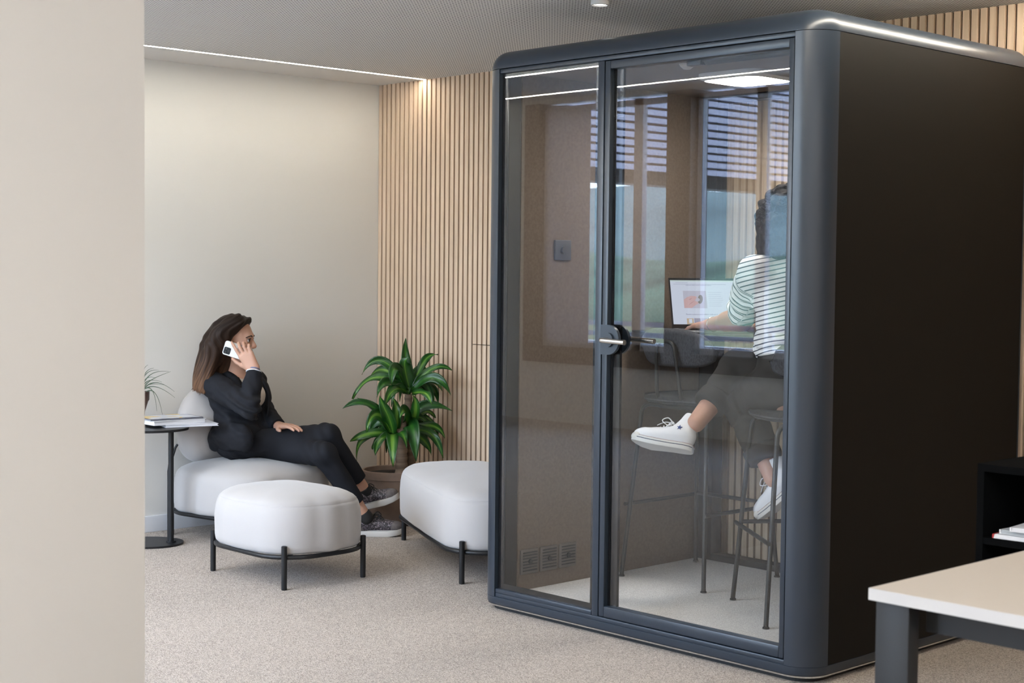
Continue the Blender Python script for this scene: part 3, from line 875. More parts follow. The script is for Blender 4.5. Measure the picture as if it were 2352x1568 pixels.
mp = N(nt, 'ShaderNodeMapping'); mp.inputs['Scale'].default_value = (9, .5, 3); nt.links.new(at.outputs['Vector'], mp.inputs['Vector']); nt.links.new(mp.outputs['Vector'], w.inputs['Vector'])
ab = math_node(nt, 'ABSOLUTE', sp.outputs[0])
f = math_node(nt, 'ADD', ab, math_node(nt, 'MULTIPLY', math_node(nt, 'SUBTRACT', w.outputs['Fac'], .5), .55))
f = math_node(nt, 'ADD', f, math_node(nt, 'MULTIPLY', sp.outputs[2], .5))
r = N(nt, 'ShaderNodeValToRGB')
r.color_ramp.elements[0].color = (.13, .28, .035, 1); r.color_ramp.elements[0].position = .0
r.color_ramp.elements[1].color = (.010, .060, .009, 1); r.color_ramp.elements[1].position = .62
e = r.color_ramp.elements.new(.15); e.color = (.030, .125, .014, 1)
nt.links.new(f, r.inputs['Fac']); nt.links.new(r.outputs['Color'], bs.inputs['Base Color'])
bs.inputs['Roughness'].default_value = .33; bs.inputs['Specular IOR Level'].default_value = .45
M['leaf'] = m
class Foliage:
    def __init__(s): s.v, s.f, s.a = [], [], []
    def leaf(s, a, b, c, d, width, nrm, curl=.3, wave=.009):
        P = bez(a, b, c, d, 16); n = len(P); k = len(s.v); tone = random.random(); ph = random.uniform(0, 6)
        nrm = V(nrm)
        for i, p in enumerate(P):
            t = i / (n - 1)
            tan = (P[min(n - 1, i + 1)] - P[max(0, i - 1)]).normalized()
            side = tan.cross(nrm)
            if side.length < .15: side = tan.cross(V((.3, .3, 1)))
            side.normalize(); up = side.cross(tan)
            w = width * .5 * (min(1, .32 + t * 3.2) if t < .22 else 1.0) * (1 if t < .42 else max(0, 1 - ((t - .42) / .58) ** 1.9)) + .0006
            for j in range(7):
                x = (j - 3) / 3
                s.v.append(p + side * (x * w) + up * (curl * w * (abs(x) ** 1.5) + wave * math.sin(t * 9 + ph + x * 1.5) * abs(x)))
                s.a.append((x, t, tone - .5))
        for i in range(n - 1):
            for j in range(6):
                q = k + i * 7 + j; s.f.append((q, q + 1, q + 8, q + 7))
    def build(s, parent):
        b = wloc(parent); me = bpy.data.meshes.new('foliage')
        me.from_pydata([tuple(p - b) for p in s.v], [], s.f)
        at = me.attributes.new('leafu', 'FLOAT_VECTOR', 'POINT'); at.data.foreach_set('vector', np.array(s.a, np.float32).ravel())
        o = link('foliage', me, M['leaf'], parent, True)
        md = o.modifiers.new('thick', 'SOLIDIFY'); md.thickness = .0012
        return o
tocam = V((.70, -.66, .25))
fo = Foliage()
fo.leaf((-6.393, 5.303, 0.704), (-6.394, 5.309, 0.810), (-6.417, 5.290, 0.880), (-6.416, 5.300, 1.008), 0.0622, tocam + V((-0.10, 0.10, 0.60)))
fo.leaf((-6.407, 5.290, 0.727), (-6.462, 5.257, 0.879), (-6.546, 5.188, 0.949), (-6.588, 5.135, 0.806), 0.0488, tocam + V((0.20, -0.30, 0.20)))
fo.leaf((-6.404, 5.293, 0.734), (-6.491, 5.281, 0.829), (-6.590, 5.253, 0.873), (-6.633, 5.215, 0.771), 0.0444, tocam + V((0.30, 0.10, 0.60)))
fo.leaf((-6.405, 5.294, 0.739), (-6.383, 5.223, 0.873), (-6.358, 5.149, 0.888), (-6.340, 5.144, 0.759), 0.0666, tocam + V((0.10, 0.30, 0.50)))
fo.leaf((-6.385, 5.314, 0.735), (-6.378, 5.372, 0.832), (-6.381, 5.404, 0.931), (-6.337, 5.464, 0.917), 0.0444, tocam + V((-0.20, 0.20, 0.20)))
fo.leaf((-6.381, 5.317, 0.728), (-6.338, 5.370, 0.834), (-6.292, 5.422, 0.887), (-6.236, 5.478, 0.836), 0.0400, tocam + V((0.10, -0.20, 0.20)))
fo.leaf((-6.381, 5.317, 0.723), (-6.292, 5.361, 0.837), (-6.212, 5.385, 0.813), (-6.166, 5.412, 0.706), 0.0533, tocam + V((-0.30, 0.30, 0.00)))
fo.leaf((-6.407, 5.290, 0.715), (-6.469, 5.218, 0.833), (-6.550, 5.117, 0.821), (-6.585, 5.071, 0.676), 0.0488, tocam + V((-0.20, -0.30, 0.40)))
fo.leaf((-6.392, 5.307, 0.739), (-6.396, 5.280, 0.835), (-6.388, 5.248, 0.893), (-6.363, 5.276, 0.903), 0.0711, tocam + V((-0.10, 0.30, 0.20)))
fo.leaf((-6.378, 5.320, 0.716), (-6.357, 5.417, 0.760), (-6.371, 5.476, 0.757), (-6.364, 5.490, 0.649), 0.0488, tocam + V((0.20, -0.10, 0.20)))
fo.leaf((-6.399, 5.298, 0.715), (-6.388, 5.198, 0.791), (-6.375, 5.097, 0.808), (-6.369, 5.067, 0.700), 0.0577, tocam + V((-0.30, 0.20, 0.20)))
fo.leaf((-6.397, 5.300, 0.711), (-6.356, 5.202, 0.770), (-6.316, 5.095, 0.730), (-6.304, 5.074, 0.663), 0.0577, tocam + V((0.10, 0.10, 0.20)))
fo.leaf((-6.381, 5.317, 0.709), (-6.288, 5.328, 0.733), (-6.226, 5.306, 0.715), (-6.205, 5.310, 0.658), 0.0444, tocam + V((-0.30, 0.30, 0.10)))
fo.leaf((-6.393, 5.303, 0.704), (-6.425, 5.365, 0.830), (-6.443, 5.436, 0.850), (-6.412, 5.479, 0.802), 0.0577, tocam + V((0.00, -0.10, 0.10)))
fo.leaf((-6.406, 5.319, 0.714), (-6.474, 5.313, 0.824), (-6.581, 5.312, 0.751), (-6.612, 5.313, 0.607), 0.0458, tocam + V((0.25, -0.28, 0.28)))
fo.leaf((-6.406, 5.319, 0.714), (-6.410, 5.396, 0.825), (-6.418, 5.516, 0.805), (-6.428, 5.560, 0.738), 0.0415, tocam + V((-0.15, 0.03, 0.34)))
fo.leaf((-6.406, 5.319, 0.714), (-6.386, 5.363, 0.827), (-6.343, 5.418, 0.763), (-6.323, 5.430, 0.626), 0.0463, tocam + V((-0.20, 0.18, 0.08)))
fo.leaf((-6.406, 5.319, 0.714), (-6.427, 5.290, 0.828), (-6.434, 5.235, 0.768), (-6.431, 5.216, 0.637), 0.0374, tocam + V((-0.17, 0.29, 0.52)))
fo.leaf((-6.406, 5.319, 0.714), (-6.447, 5.328, 0.825), (-6.494, 5.333, 0.772), (-6.502, 5.331, 0.654), 0.0373, tocam + V((0.26, 0.11, 0.58)))
fo.leaf((-6.406, 5.319, 0.714), (-6.392, 5.356, 0.827), (-6.366, 5.412, 0.808), (-6.359, 5.429, 0.740), 0.0363, tocam + V((-0.26, -0.12, 0.36)))
fo.leaf((-6.406, 5.319, 0.714), (-6.376, 5.373, 0.828), (-6.326, 5.453, 0.799), (-6.305, 5.470, 0.718), 0.0471, tocam + V((-0.01, -0.11, 0.29)))
fo.leaf((-6.406, 5.319, 0.714), (-6.467, 5.350, 0.823), (-6.555, 5.401, 0.807), (-6.579, 5.416, 0.749), 0.0460, tocam + V((0.21, -0.29, 0.47)))
fo.leaf((-6.406, 5.319, 0.714), (-6.432, 5.285, 0.828), (-6.447, 5.225, 0.817), (-6.449, 5.205, 0.761), 0.0369, tocam + V((0.27, -0.18, 0.45)))
fo.build(dr)
fo = Foliage()
fo.leaf((-6.387, 5.193, 0.486), (-6.357, 5.159, 0.585), (-6.352, 5.095, 0.635), (-6.360, 5.077, 0.710), 0.0666, tocam + V((-0.20, -0.10, 0.40)))
fo.leaf((-6.387, 5.193, 0.486), (-6.331, 5.139, 0.530), (-6.263, 5.090, 0.458), (-6.241, 5.076, 0.341), 0.0644, tocam + V((0.20, -0.10, 0.30)))
fo.leaf((-6.395, 5.185, 0.491), (-6.366, 5.137, 0.609), (-6.385, 5.033, 0.671), (-6.384, 5.010, 0.517), 0.0688, tocam + V((0.30, 0.30, 0.00)))
fo.leaf((-6.395, 5.185, 0.486), (-6.434, 5.103, 0.523), (-6.473, 5.030, 0.490), (-6.506, 4.994, 0.457), 0.0488, tocam + V((0.20, 0.20, 0.10)))
fo.leaf((-6.398, 5.182, 0.486), (-6.465, 5.098, 0.509), (-6.513, 5.031, 0.475), (-6.501, 5.035, 0.351), 0.0311, tocam + V((0.10, -0.20, 0.50)))
fo.leaf((-6.395, 5.185, 0.481), (-6.385, 5.123, 0.491), (-6.369, 5.066, 0.473), (-6.363, 5.053, 0.391), 0.0533, tocam + V((-0.20, -0.20, 0.00)))
fo.leaf((-6.382, 5.199, 0.491), (-6.364, 5.210, 0.581), (-6.364, 5.200, 0.652), (-6.379, 5.186, 0.687), 0.0533, tocam + V((-0.20, 0.10, 0.60)))
fo.leaf((-6.392, 5.188, 0.491), (-6.404, 5.182, 0.580), (-6.446, 5.141, 0.638), (-6.529, 5.057, 0.686), 0.0533, tocam + V((0.20, 0.20, 0.30)))
fo.leaf((-6.392, 5.189, 0.496), (-6.431, 5.129, 0.651), (-6.482, 5.050, 0.710), (-6.548, 4.976, 0.632), 0.0444, tocam + V((-0.10, 0.20, 0.40)))
fo.leaf((-6.396, 5.183, 0.479), (-6.455, 5.164, 0.471), (-6.507, 5.137, 0.432), (-6.499, 5.143, 0.404), 0.0355, tocam + V((-0.10, 0.10, 0.40)))
fo.leaf((-6.379, 5.202, 0.486), (-6.307, 5.194, 0.528), (-6.251, 5.163, 0.500), (-6.234, 5.162, 0.432), 0.0400, tocam + V((-0.10, 0.20, 0.40)))
fo.leaf((-6.412, 5.211, 0.483), (-6.455, 5.187, 0.594), (-6.513, 5.153, 0.561), (-6.531, 5.143, 0.475), 0.0424, tocam + V((0.17, -0.24, 0.45)))
fo.leaf((-6.412, 5.211, 0.483), (-6.415, 5.200, 0.597), (-6.405, 5.178, 0.533), (-6.393, 5.166, 0.396), 0.0355, tocam + V((-0.10, 0.07, 0.55)))
fo.leaf((-6.412, 5.211, 0.483), (-6.456, 5.215, 0.593), (-6.509, 5.216, 0.560), (-6.528, 5.219, 0.477), 0.0391, tocam + V((-0.19, -0.25, 0.09)))
fo.leaf((-6.412, 5.211, 0.483), (-6.426, 5.203, 0.596), (-6.432, 5.181, 0.585), (-6.433, 5.176, 0.528), 0.0498, tocam + V((0.02, -0.06, 0.14)))
fo.leaf((-6.412, 5.211, 0.483), (-6.458, 5.199, 0.593), (-6.517, 5.177, 0.557), (-6.533, 5.169, 0.463), 0.0349, tocam + V((0.25, -0.28, 0.30)))
fo.leaf((-6.412, 5.211, 0.483), (-6.456, 5.230, 0.592), (-6.519, 5.260, 0.518), (-6.532, 5.266, 0.375), 0.0441, tocam + V((0.17, -0.24, 0.26)))
fo.leaf((-6.412, 5.211, 0.483), (-6.442, 5.201, 0.594), (-6.473, 5.181, 0.558), (-6.475, 5.172, 0.464), 0.0500, tocam + V((0.21, 0.29, 0.27)))
fo.leaf((-6.412, 5.211, 0.483), (-6.463, 5.193, 0.593), (-6.537, 5.172, 0.563), (-6.555, 5.162, 0.484), 0.0405, tocam + V((-0.21, -0.07, 0.59)))
fo.leaf((-6.412, 5.211, 0.483), (-6.459, 5.197, 0.593), (-6.529, 5.180, 0.561), (-6.546, 5.170, 0.474), 0.0354, tocam + V((-0.14, 0.17, 0.52)))
fo.build(dr)
fo = Foliage()
fo.leaf((-6.383, 5.287, 0.516), (-6.356, 5.309, 0.647), (-6.293, 5.364, 0.684), (-6.201, 5.456, 0.617), 0.0577, tocam + V((0.20, -0.20, 0.20)))
fo.leaf((-6.383, 5.287, 0.516), (-6.316, 5.261, 0.594), (-6.240, 5.220, 0.520), (-6.219, 5.216, 0.360), 0.0843, tocam + V((0.10, -0.30, 0.20)))
fo.leaf((-6.378, 5.292, 0.504), (-6.311, 5.349, 0.530), (-6.254, 5.393, 0.508), (-6.227, 5.412, 0.362), 0.0533, tocam + V((-0.30, 0.20, 0.20)))
fo.leaf((-6.378, 5.292, 0.509), (-6.335, 5.369, 0.550), (-6.293, 5.442, 0.549), (-6.270, 5.461, 0.464), 0.0444, tocam + V((0.20, -0.30, 0.00)))
fo.leaf((-6.382, 5.289, 0.523), (-6.385, 5.364, 0.618), (-6.382, 5.440, 0.626), (-6.363, 5.471, 0.566), 0.0488, tocam + V((0.10, -0.30, 0.60)))
fo.leaf((-6.374, 5.295, 0.499), (-6.364, 5.348, 0.478), (-6.345, 5.410, 0.451), (-6.341, 5.423, 0.367), 0.0488, tocam + V((-0.30, 0.10, 0.00)))
fo.leaf((-6.385, 5.285, 0.528), (-6.317, 5.232, 0.619), (-6.261, 5.164, 0.673), (-6.258, 5.132, 0.594), 0.0622, tocam + V((0.20, 0.10, 0.20)))
fo.leaf((-6.378, 5.292, 0.516), (-6.314, 5.290, 0.580), (-6.268, 5.272, 0.667), (-6.288, 5.240, 0.714), 0.0533, tocam + V((-0.10, 0.10, 0.40)))
fo.leaf((-6.404, 5.308, 0.513), (-6.417, 5.360, 0.623), (-6.434, 5.440, 0.565), (-6.442, 5.467, 0.444), 0.0446, tocam + V((0.16, -0.08, 0.42)))
fo.leaf((-6.404, 5.308, 0.513), (-6.435, 5.341, 0.623), (-6.477, 5.395, 0.566), (-6.493, 5.413, 0.446), 0.0387, tocam + V((0.27, 0.09, 0.35)))
fo.leaf((-6.404, 5.308, 0.513), (-6.376, 5.345, 0.627), (-6.336, 5.398, 0.577), (-6.317, 5.411, 0.463), 0.0414, tocam + V((0.19, 0.09, 0.48)))
fo.leaf((-6.404, 5.308, 0.513), (-6.420, 5.357, 0.623), (-6.443, 5.430, 0.557), (-6.445, 5.448, 0.426), 0.0396, tocam + V((0.21, 0.22, 0.41)))
fo.leaf((-6.404, 5.308, 0.513), (-6.385, 5.365, 0.625), (-6.357, 5.450, 0.582), (-6.351, 5.478, 0.477), 0.0367, tocam + V((0.20, 0.26, 0.29)))
fo.leaf((-6.404, 5.308, 0.513), (-6.428, 5.348, 0.623), (-6.461, 5.413, 0.598), (-6.469, 5.430, 0.526), 0.0465, tocam + V((0.05, 0.10, 0.25)))
fo.leaf((-6.404, 5.308, 0.513), (-6.406, 5.357, 0.624), (-6.412, 5.434, 0.567), (-6.411, 5.456, 0.445), 0.0344, tocam + V((-0.20, -0.04, 0.39)))
fo.leaf((-6.404, 5.308, 0.513), (-6.425, 5.336, 0.624), (-6.461, 5.385, 0.606), (-6.473, 5.398, 0.550), 0.0415, tocam + V((-0.16, -0.27, 0.08)))
fo.leaf((-6.404, 5.308, 0.513), (-6.399, 5.321, 0.626), (-6.384, 5.336, 0.617), (-6.377, 5.340, 0.561), 0.0414, tocam + V((-0.07, 0.07, 0.35)))
fo.build(dr)
# ------------------------------------------------------------------ bar stools in the booth
M['stool_fabric'] = wood_mat('charcoal_weave', (.028, .029, .034), (.085, .087, .098), .95, (260, 260, 60))
M['stool_seat'] = mat('charcoal_seat_cloth', (.075, .076, .083), .95, spec=.1, var=(160, .3))
M['gunmetal'] = mat('dark_grey_tube', (.017, .0175, .017), .42, spec=.45)
def make_stool():
    t = thing('bar_stool', 'empty dark grey bar stool facing the worktop, its backrest towards the glass', 'bar stool', (0, 0, 0), 'bar stools in the booth')
    fx, fy, tx, ty, zu = .228, .25, .178, .185, .752
    for sy, nm in ((-1, 'rear_legs'), (1, 'front_legs')):
        for sx in (-1, 1):
            bm = bmesh.new()
            bm_tube(bm, round_path([(0, sy * ty, zu), (sx * tx, sy * ty, zu), (sx * fx, sy * fy, .012)], .05, 8), .0095, 12)
            o = obj('leg', bm, M['gunmetal'], t, sharp=50)
            bm = bmesh.new(); bm_lathe(bm, [(0, 0), (.013, 0), (.013, .005), (.0095, .008), (.0095, .016), (0, .016)], (sx * fx, sy * fy, 0), 16)
            obj('glide', bm, M['rubber'], o, sharp=40)
    def lp(sx, sy, z):
        q = z / zu
        return V((sx * (fx + (tx - fx) * q), sy * (fy + (ty - fy) * q), z))
    zf = .315
    for a, b in (((-1, -1), (-1, 1)), ((1, -1), (1, 1))):
        A, B = lp(*a, zf), lp(*b, zf); d = (B - A).normalized()
        off = V((a[0] * .014, 0, 0))
        bm = bmesh.new(); bm_tube(bm, [A - d * .02 + off, B + d * .028 + off], .0085, 12); obj('foot_rail', bm, M['gunmetal'], t, sharp=50)
    A, B = lp(-1, 1, zf + .008), lp(1, 1, zf + .008)
    bm = bmesh.new(); bm_tube(bm, [A, B], .0085, 12); obj('foot_rail', bm, M['gunmetal'], t, sharp=50)
    bm = puff_mesh((0, .005), 0, .215, .22, .13, .758, .795, .006, seam=False)
    obj('seat', bm, M['stool_seat'], t, smooth=True)
    bm = bmesh.new()
    bm_tube(bm, round_path([(-.062, -ty + .01, zu), (-.066, -ty - .035, .79), (-.048, -.252, 1.03), (.048, -.252, 1.03), (.066, -ty - .035, .79), (.062, -ty + .01, zu)], .05, 8), .008, 12)
    bm_box(bm, -.085, .085, -ty - .006, -ty + .09, zu - .012, zu + .004, bev=.002)
    obj('back_tube', bm, M['gunmetal'], t, sharp=50)
    # curved, padded backrest
    bm = bmesh.new(); nu, nv = 30, 14; G = {}
    for side in (0, 1):
        for i in range(nu + 1):
            u = -1 + 2 * i / nu
            hh = .082 * max(0, 1 - abs(u) ** 3.4) ** .45
            for j in range(nv + 1):
                v = -1 + 2 * j / nv
                th = .016 * max(0, (1 - abs(u) ** 4) * (1 - abs(v) ** 4)) ** .5
                y = -.222 + .065 * u * u + (th if side else -th) - .016 * v
                G[side, i, j] = bm.verts.new((.205 * u, y, 1.002 + hh * v - .012 * u * u))
        for i in range(nu):
            for j in range(nv):
                q = [G[side, i, j], G[side, i + 1, j], G[side, i + 1, j + 1], G[side, i, j + 1]]
                bm.faces.new(q if side == 0 else q[::-1])
    bmesh.ops.remove_doubles(bm, verts=bm.verts, dist=.0004)
    obj('backrest', bm, M['stool_fabric'], t, smooth=True)
    return t
s1 = make_stool()
s2 = s1.copy(); col.objects.link(s2)
for ch in list(s1.children):
    c = ch.copy(); col.objects.link(c); c.parent = s2
    for g in ch.children:
        d = g.copy(); col.objects.link(d); d.parent = c
s1.location = (-4.215, 5.142, .061)
s2.location = (-3.485, 4.905, .061); s2.rotation_euler.z = math.atan2(.61, -.79) - PI / 2
tag(s2, 'dark grey bar stool under the person in the striped shirt')

# ------------------------------------------------------------------ laptop
def emit2(name, rgb, s=1.0): return emit_mat(name, rgb, s)
M['screen'] = emit2('screen_page', (.62, .67, .80), .62); M['scr_bar'] = emit2('screen_tab_bar', (.56, .68, .66), .62)
M['scr_text'] = emit2('screen_text', (.10, .09, .16), .8); M['scr_faint'] = emit2('screen_faint_text', (.46, .49, .60), .62)
M['scr_pic'] = emit2('screen_photo_ground', (.50, .50, .60), .62); M['scr_skin'] = emit2('screen_photo_skin', (.62, .42, .43), .60); M['scr_skin2'] = emit2('screen_photo_skin_dark', (.36, .21, .22), .8)
M['scr_disc'] = emit2('screen_photo_disc', (.16, .15, .13), .8); M['scr_tan'] = emit2('screen_photo_tan', (.42, .33, .24), .8); M['scr_grey'] = emit2('screen_photo_grey', (.26, .25, .32), .8)
M['alu'] = mat('grey_aluminium', (.45, .46, .48), .35, metal=.9)
hb = V((-4.331, 5.075, 1.136))
hb.z = 1.137; la_ = V((.55, .835, 0)).normalized(); ln = V((.835, -.55, 0)).normalized(); tilt = math.radians(20)
lu = (V((0, 0, 1)) * math.cos(tilt) - ln * math.sin(tilt)).normalized(); lnn = (ln * math.cos(tilt) + V((0, 0, 1)) * math.sin(tilt)).normalized()
LW, LH = .335, .232
lap = thing('laptop', 'open laptop with a bright web page on the booth worktop', 'laptop', (hb.x, hb.y, 1.124))
def lap_box(bm, x0, x1, y0, y1, d0, d1):
    """x along the screen, y up the screen, d out of the screen"""
    P = [hb + la_ * x + lu * y + lnn * d for d in (d0, d1) for y in (y0, y1) for x in (x0, x1)]
    v = [bm.verts.new(p) for p in P]
    for f in ((0, 1, 3, 2), (4, 6, 7, 5), (0, 4, 5, 1), (2, 3, 7, 6), (0, 2, 6, 4), (1, 5, 7, 3)): bm.faces.new([v[i] for i in f])
bm = bmesh.new(); lap_box(bm, 0, LW, .0, LH, -.006, -.0002); obj('lid', bm, M['rubber'], lap)
bm = bmesh.new(); lap_box(bm, .002, LW - .002, .002, LH - .002, -.0002, .0006); scr = obj('bezel', bm, M['frit'], lap)
def on_screen(name, m, rects, d0, d1, par=None):
    bm = bmesh.new()
    for a in rects: lap_box(bm, *a, d0, d1)
    return obj(name, bm, M[m], par or scr)
X0, X1, Y0, Y1 = .006, LW - .006, .018, LH - .011
on_screen('screen', 'screen', [(X0, X1, Y0, Y1)], .0006, .0010)
on_screen('tab_bar', 'scr_bar', [(X0, X1, Y1 - .006, Y1)], .0010, .0012)
on_screen('address_bar', 'scr_faint', [(.03, .085, Y1 - .0125, Y1 - .0105), (.02, .26, Y1 - .020, Y1 - .0175)], .0010, .0012)
on_screen('page_photo', 'scr_pic', [(.060, .165, .092, .172)], .0010, .0012)
def poly_screen(name, m, pts, d):
    bm = bmesh.new(); f = bm.faces.new([bm.verts.new(hb + la_ * x + lu * y + lnn * d) for x, y in pts])
    r = bmesh.ops.extrude_face_region(bm, geom=[f]); bmesh.ops.translate(bm, verts=[g for g in r['geom'] if isinstance(g, bmesh.types.BMVert)], vec=lnn * .0002)
    return obj(name, bm, M[m], scr)
poly_screen('photo_hand', 'scr_skin', [(.061, .093), (.061, .130), (.075, .142), (.095, .149), (.116, .147), (.124, .139), (.120, .131), (.108, .128), (.124, .121), (.126, .113), (.112, .106), (.095, .093)], .0012)
poly_screen('photo_shadow', 'scr_skin2', [(.075, .096), (.088, .113), (.112, .127), (.096, .119), (.082, .106)], .00145)
poly_screen('photo_shadow', 'scr_skin2', [(.082, .131), (.100, .140), (.092, .131)], .00145)
poly_screen('photo_disc', 'scr_disc', [(.136 + .0115 * math.cos(t) + .003 * math.sin(t), .133 + .0205 * math.sin(t)) for t in [2 * PI * i / 28 for i in range(28)]], .0012)
poly_screen('photo_knob', 'scr_pic', [(.124 + .010 * math.cos(t), .131 + .008 * math.sin(t)) for t in [2 * PI * i / 18 for i in range(18)]], .0016)
on_screen('page_text', 'scr_faint', [(.175, .235 + .006 * math.sin(k * 5), .165 - k * .009, .1665 - k * .009) for k in range(8)], .0010, .0012)
on_screen('page_thumbnail', 'scr_tan', [(.067, .098, Y0, .045)], .0010, .0012); on_screen('page_thumbnail', 'scr_grey', [(.101, .129, Y0, .046)], .0010, .0012)
on_screen('page_thumbnail', 'scr_pic', [(.132, .161, Y0, .046)], .0010, .0012); on_screen('page_thumbnail', 'scr_grey', [(.165, .195, Y0, .047)], .0010, .0012)
on_screen('thumbnail_window', 'screen', [(.077, .091, .024, .042)], .0012, .0014)
def screen_text(name, body, x, y, size, m):
    cu = bpy.data.curves.new(name, 'FONT'); cu.body = body; cu.size = size; cu.resolution_u = 2
    to = bpy.data.objects.new(name, cu); col.objects.link(to)
    dg = bpy.context.evaluated_depsgraph_get(); me = bpy.data.meshes.new_from_object(to.evaluated_get(dg)); bpy.data.objects.remove(to); bpy.data.curves.remove(cu)
    b = wloc(scr)
    for v in me.vertices: v.co = hb + la_ * (x + v.co.x) + lu * (y + v.co.y) + lnn * .0013 - b
    me.materials.clear(); return link(name, me, M[m], scr)
screen_text('page_heading', 'Paneles acústicos para reducir ruido en d', .066, .061, .0085, 'scr_text')
screen_text('page_heading', 'cabina para oficina: paneles acústicos para oficinas', .075, Y1 - .0245, .0058, 'scr_text')
Rl = Matrix((( ln.x, la_.x, 0, hb.x), (ln.y, la_.y, 0, hb.y), (0, 0, 1, 0), (0, 0, 0, 1)))
bm = bmesh.new(); bm_box(bm, .002, .222, 0, LW, 1.1242, 1.137, bev=.003, rot=Rl); obj('keyboard_deck', bm, M['alu'], lap, sharp=40)
bm = bmesh.new()
for r in range(6):
    for k in range(14): bm_box(bm, .03 + r * .018, .045 + r * .018, .018 + k * .0205, .035 + k * .0205, 1.137, 1.1378, rot=Rl)
obj('keys', bm, M['rubber'], lap)

# ------------------------------------------------------------------ the desk in the right foreground
desk = thing('desk', 'cream desk with white edge and charcoal steel legs in the right foreground', 'desk', (-1.0, 3.07, 0))
d0, d1, e0, e1 = -1.743, .05, 2.668, 3.47
box('desktop', M['desk_top'], desk, d0 + .0015, d1, e0 + .0015, e1, .7165, .7405)
bm = bmesh.new(); bm_box(bm, d0, d1, e0, e0 + .0014, .716, .740); bm_box(bm, d0, d0 + .0014, e0 + .0014, e1, .716, .740); obj('edge_band', bm, M['desk_edge'], desk)
for x0 in (d0 + .010, d1 - .09):
    for y0 in (e0 + .012, e1 - .055): box('leg', M['desk_leg'], desk, x0, x0 + .078, y0, y0 + .040, 0, .7155, bev=.003)
box('beam', M['desk_leg'], desk, d0 + .089, d1 - .091, e0 + .075, e0 + .115, .655, .7155)
box('beam', M['desk_leg'], desk, d0 + .089, d1 - .091, e1 - .055, e1 - .02, .655, .7155)
# black open shelf unit behind the desk with magazines
sf = V((-2.123, 3.763, 0.871))
shelf = thing('shelf_unit', 'black open shelf unit behind the cream desk at the right edge', 'shelf', (sf.x + .35, sf.y + .17, 0))
M['matte'] = mat('matt_black_board', (.004, .0042, .0045), .95, spec=.02)
sx0, sx1, sy0, sy1 = sf.x, sf.x + .75, sf.y, sf.y + .34
for a in ((sx0, sx0 + .02), (sx1 - .02, sx1)): box('side', M['matte'], shelf, a[0], a[1], sy0, sy1, .47, sf.z)
box('back', M['matte'], shelf, sx0 + .02, sx1 - .02, sy1 - .015, sy1, .49, sf.z - .02)
box('top', M['matte'], shelf, sx0 + .02, sx1 - .02, sy0, sy1, sf.z - .02, sf.z)
zsh = (-2.031, 3.802, 0.672)[2]
for z in (.49, zsh): box('board', M['matte'], shelf, sx0 + .02, sx1 - .02, sy0 + .002, sy1 - .015, z - .018, z)
box('pedestal', M['matte'], shelf, sx0 + .36, sx0 + .44, sy0 + .13, sy0 + .21, .012, .47); box('foot_plate', M['matte'], shelf, sx0 + .22, sx0 + .58, sy0 + .02, sy0 + .32, 0, .012)
M['red'] = mat('red_spine', (.45, .03, .03), .5); M['grey_paper'] = mat('grey_paper', (.50, .53, .55), .6)
mg = V((-2.054, 3.750, 0.690))
for k, (dx, dy, a, mt, lb) in enumerate(((.0, .0, 4, 'paper', 'white magazine with a red spine lowest in the black shelf pile'), (.012, .015, -3, 'grey_paper', 'grey magazine in the middle of the black shelf pile'), (.05, .0, 6, 'paper', 'white folded magazine on top of the black shelf pile'))):
    z = zsh + .001 + k * .012
    R = Matrix.Translation((sx0 + .045 + dx, sy0 + .006 + dy, 0)) @ Matrix.Rotation(math.radians(a), 4, 'Z')
    t = thing('magazine', lb, 'magazine', (sx0 + .15 + dx, sy0 + .1, z))
    bm = bmesh.new()
    for q in range(3): bm_box(bm, .004, .29, .002 * q, .205, z + .0036 * q, z + .0036 * q + .0031, rot=R)
    obj('pages', bm, M[mt], t)
    bm = bmesh.new(); bm_box(bm, 0, .004, 0, .205, z, z + .011, rot=R); obj('spine', bm, M['red'] if k == 0 else M['paper'], t)
# ------------------------------------------------------------------ people
M['skin'], nt, bs, out = new_mat('skin')
at = N(nt, 'ShaderNodeAttribute', attribute_name='tone')
nt.links.new(at.outputs['Color'], bs.inputs['Base Color'])
bs.inputs['Roughness'].default_value = .5; bs.inputs['Subsurface Weight'].default_value = .12
bs.inputs['Subsurface Radius'].default_value = (.012, .005, .003); bs.inputs['Specular IOR Level'].default_value = .35
M['suit'] = mat('navy_black_suiting', (.0095, .0105, .0145), .82, spec=.25, bump=(1500, .15, .0006))
M['blouse'] = mat('cream_knit', (.56, .50, .44), .9)
M['trouser2'] = mat('charcoal_cotton', (.040, .039, .038), .92, spec=.15, bump=(900, .2, .001))
M['eye_w'] = mat('eye_white', (.40, .35, .32), .2); M['iris'] = mat('brown_iris', (.035, .017, .010), .15)
M['brow'] = mat('dark_brow', (.022, .012, .009), .8)
M['hair1'] = hair_mat('brown_hair', (.013, .0075, .0055), (.030, .0160, .0105), (.150, .080, .046), (.74, 1.12), (110, 26, 4), .35)
M['curls'] = hair_mat('dark_curly_hair', (.007, .0055, .005), (.011, .008, .007), (.020, .014, .011), (1.2, 1.9), (90, 90, 60), 1.0)
M['sole'] = mat('white_rubber', (.62, .60, .57), .6)
M['knit'], nt, bs, out = new_mat('grey_glitter_knit')
tc = N(nt, 'ShaderNodeTexCoord'); vo = N(nt, 'ShaderNodeTexVoronoi', Scale=260.0); nt.links.new(tc.outputs['Object'], vo.inputs['Vector'])
s = N(nt, 'ShaderNodeSeparateColor'); nt.links.new(vo.outputs['Color'], s.inputs[0])
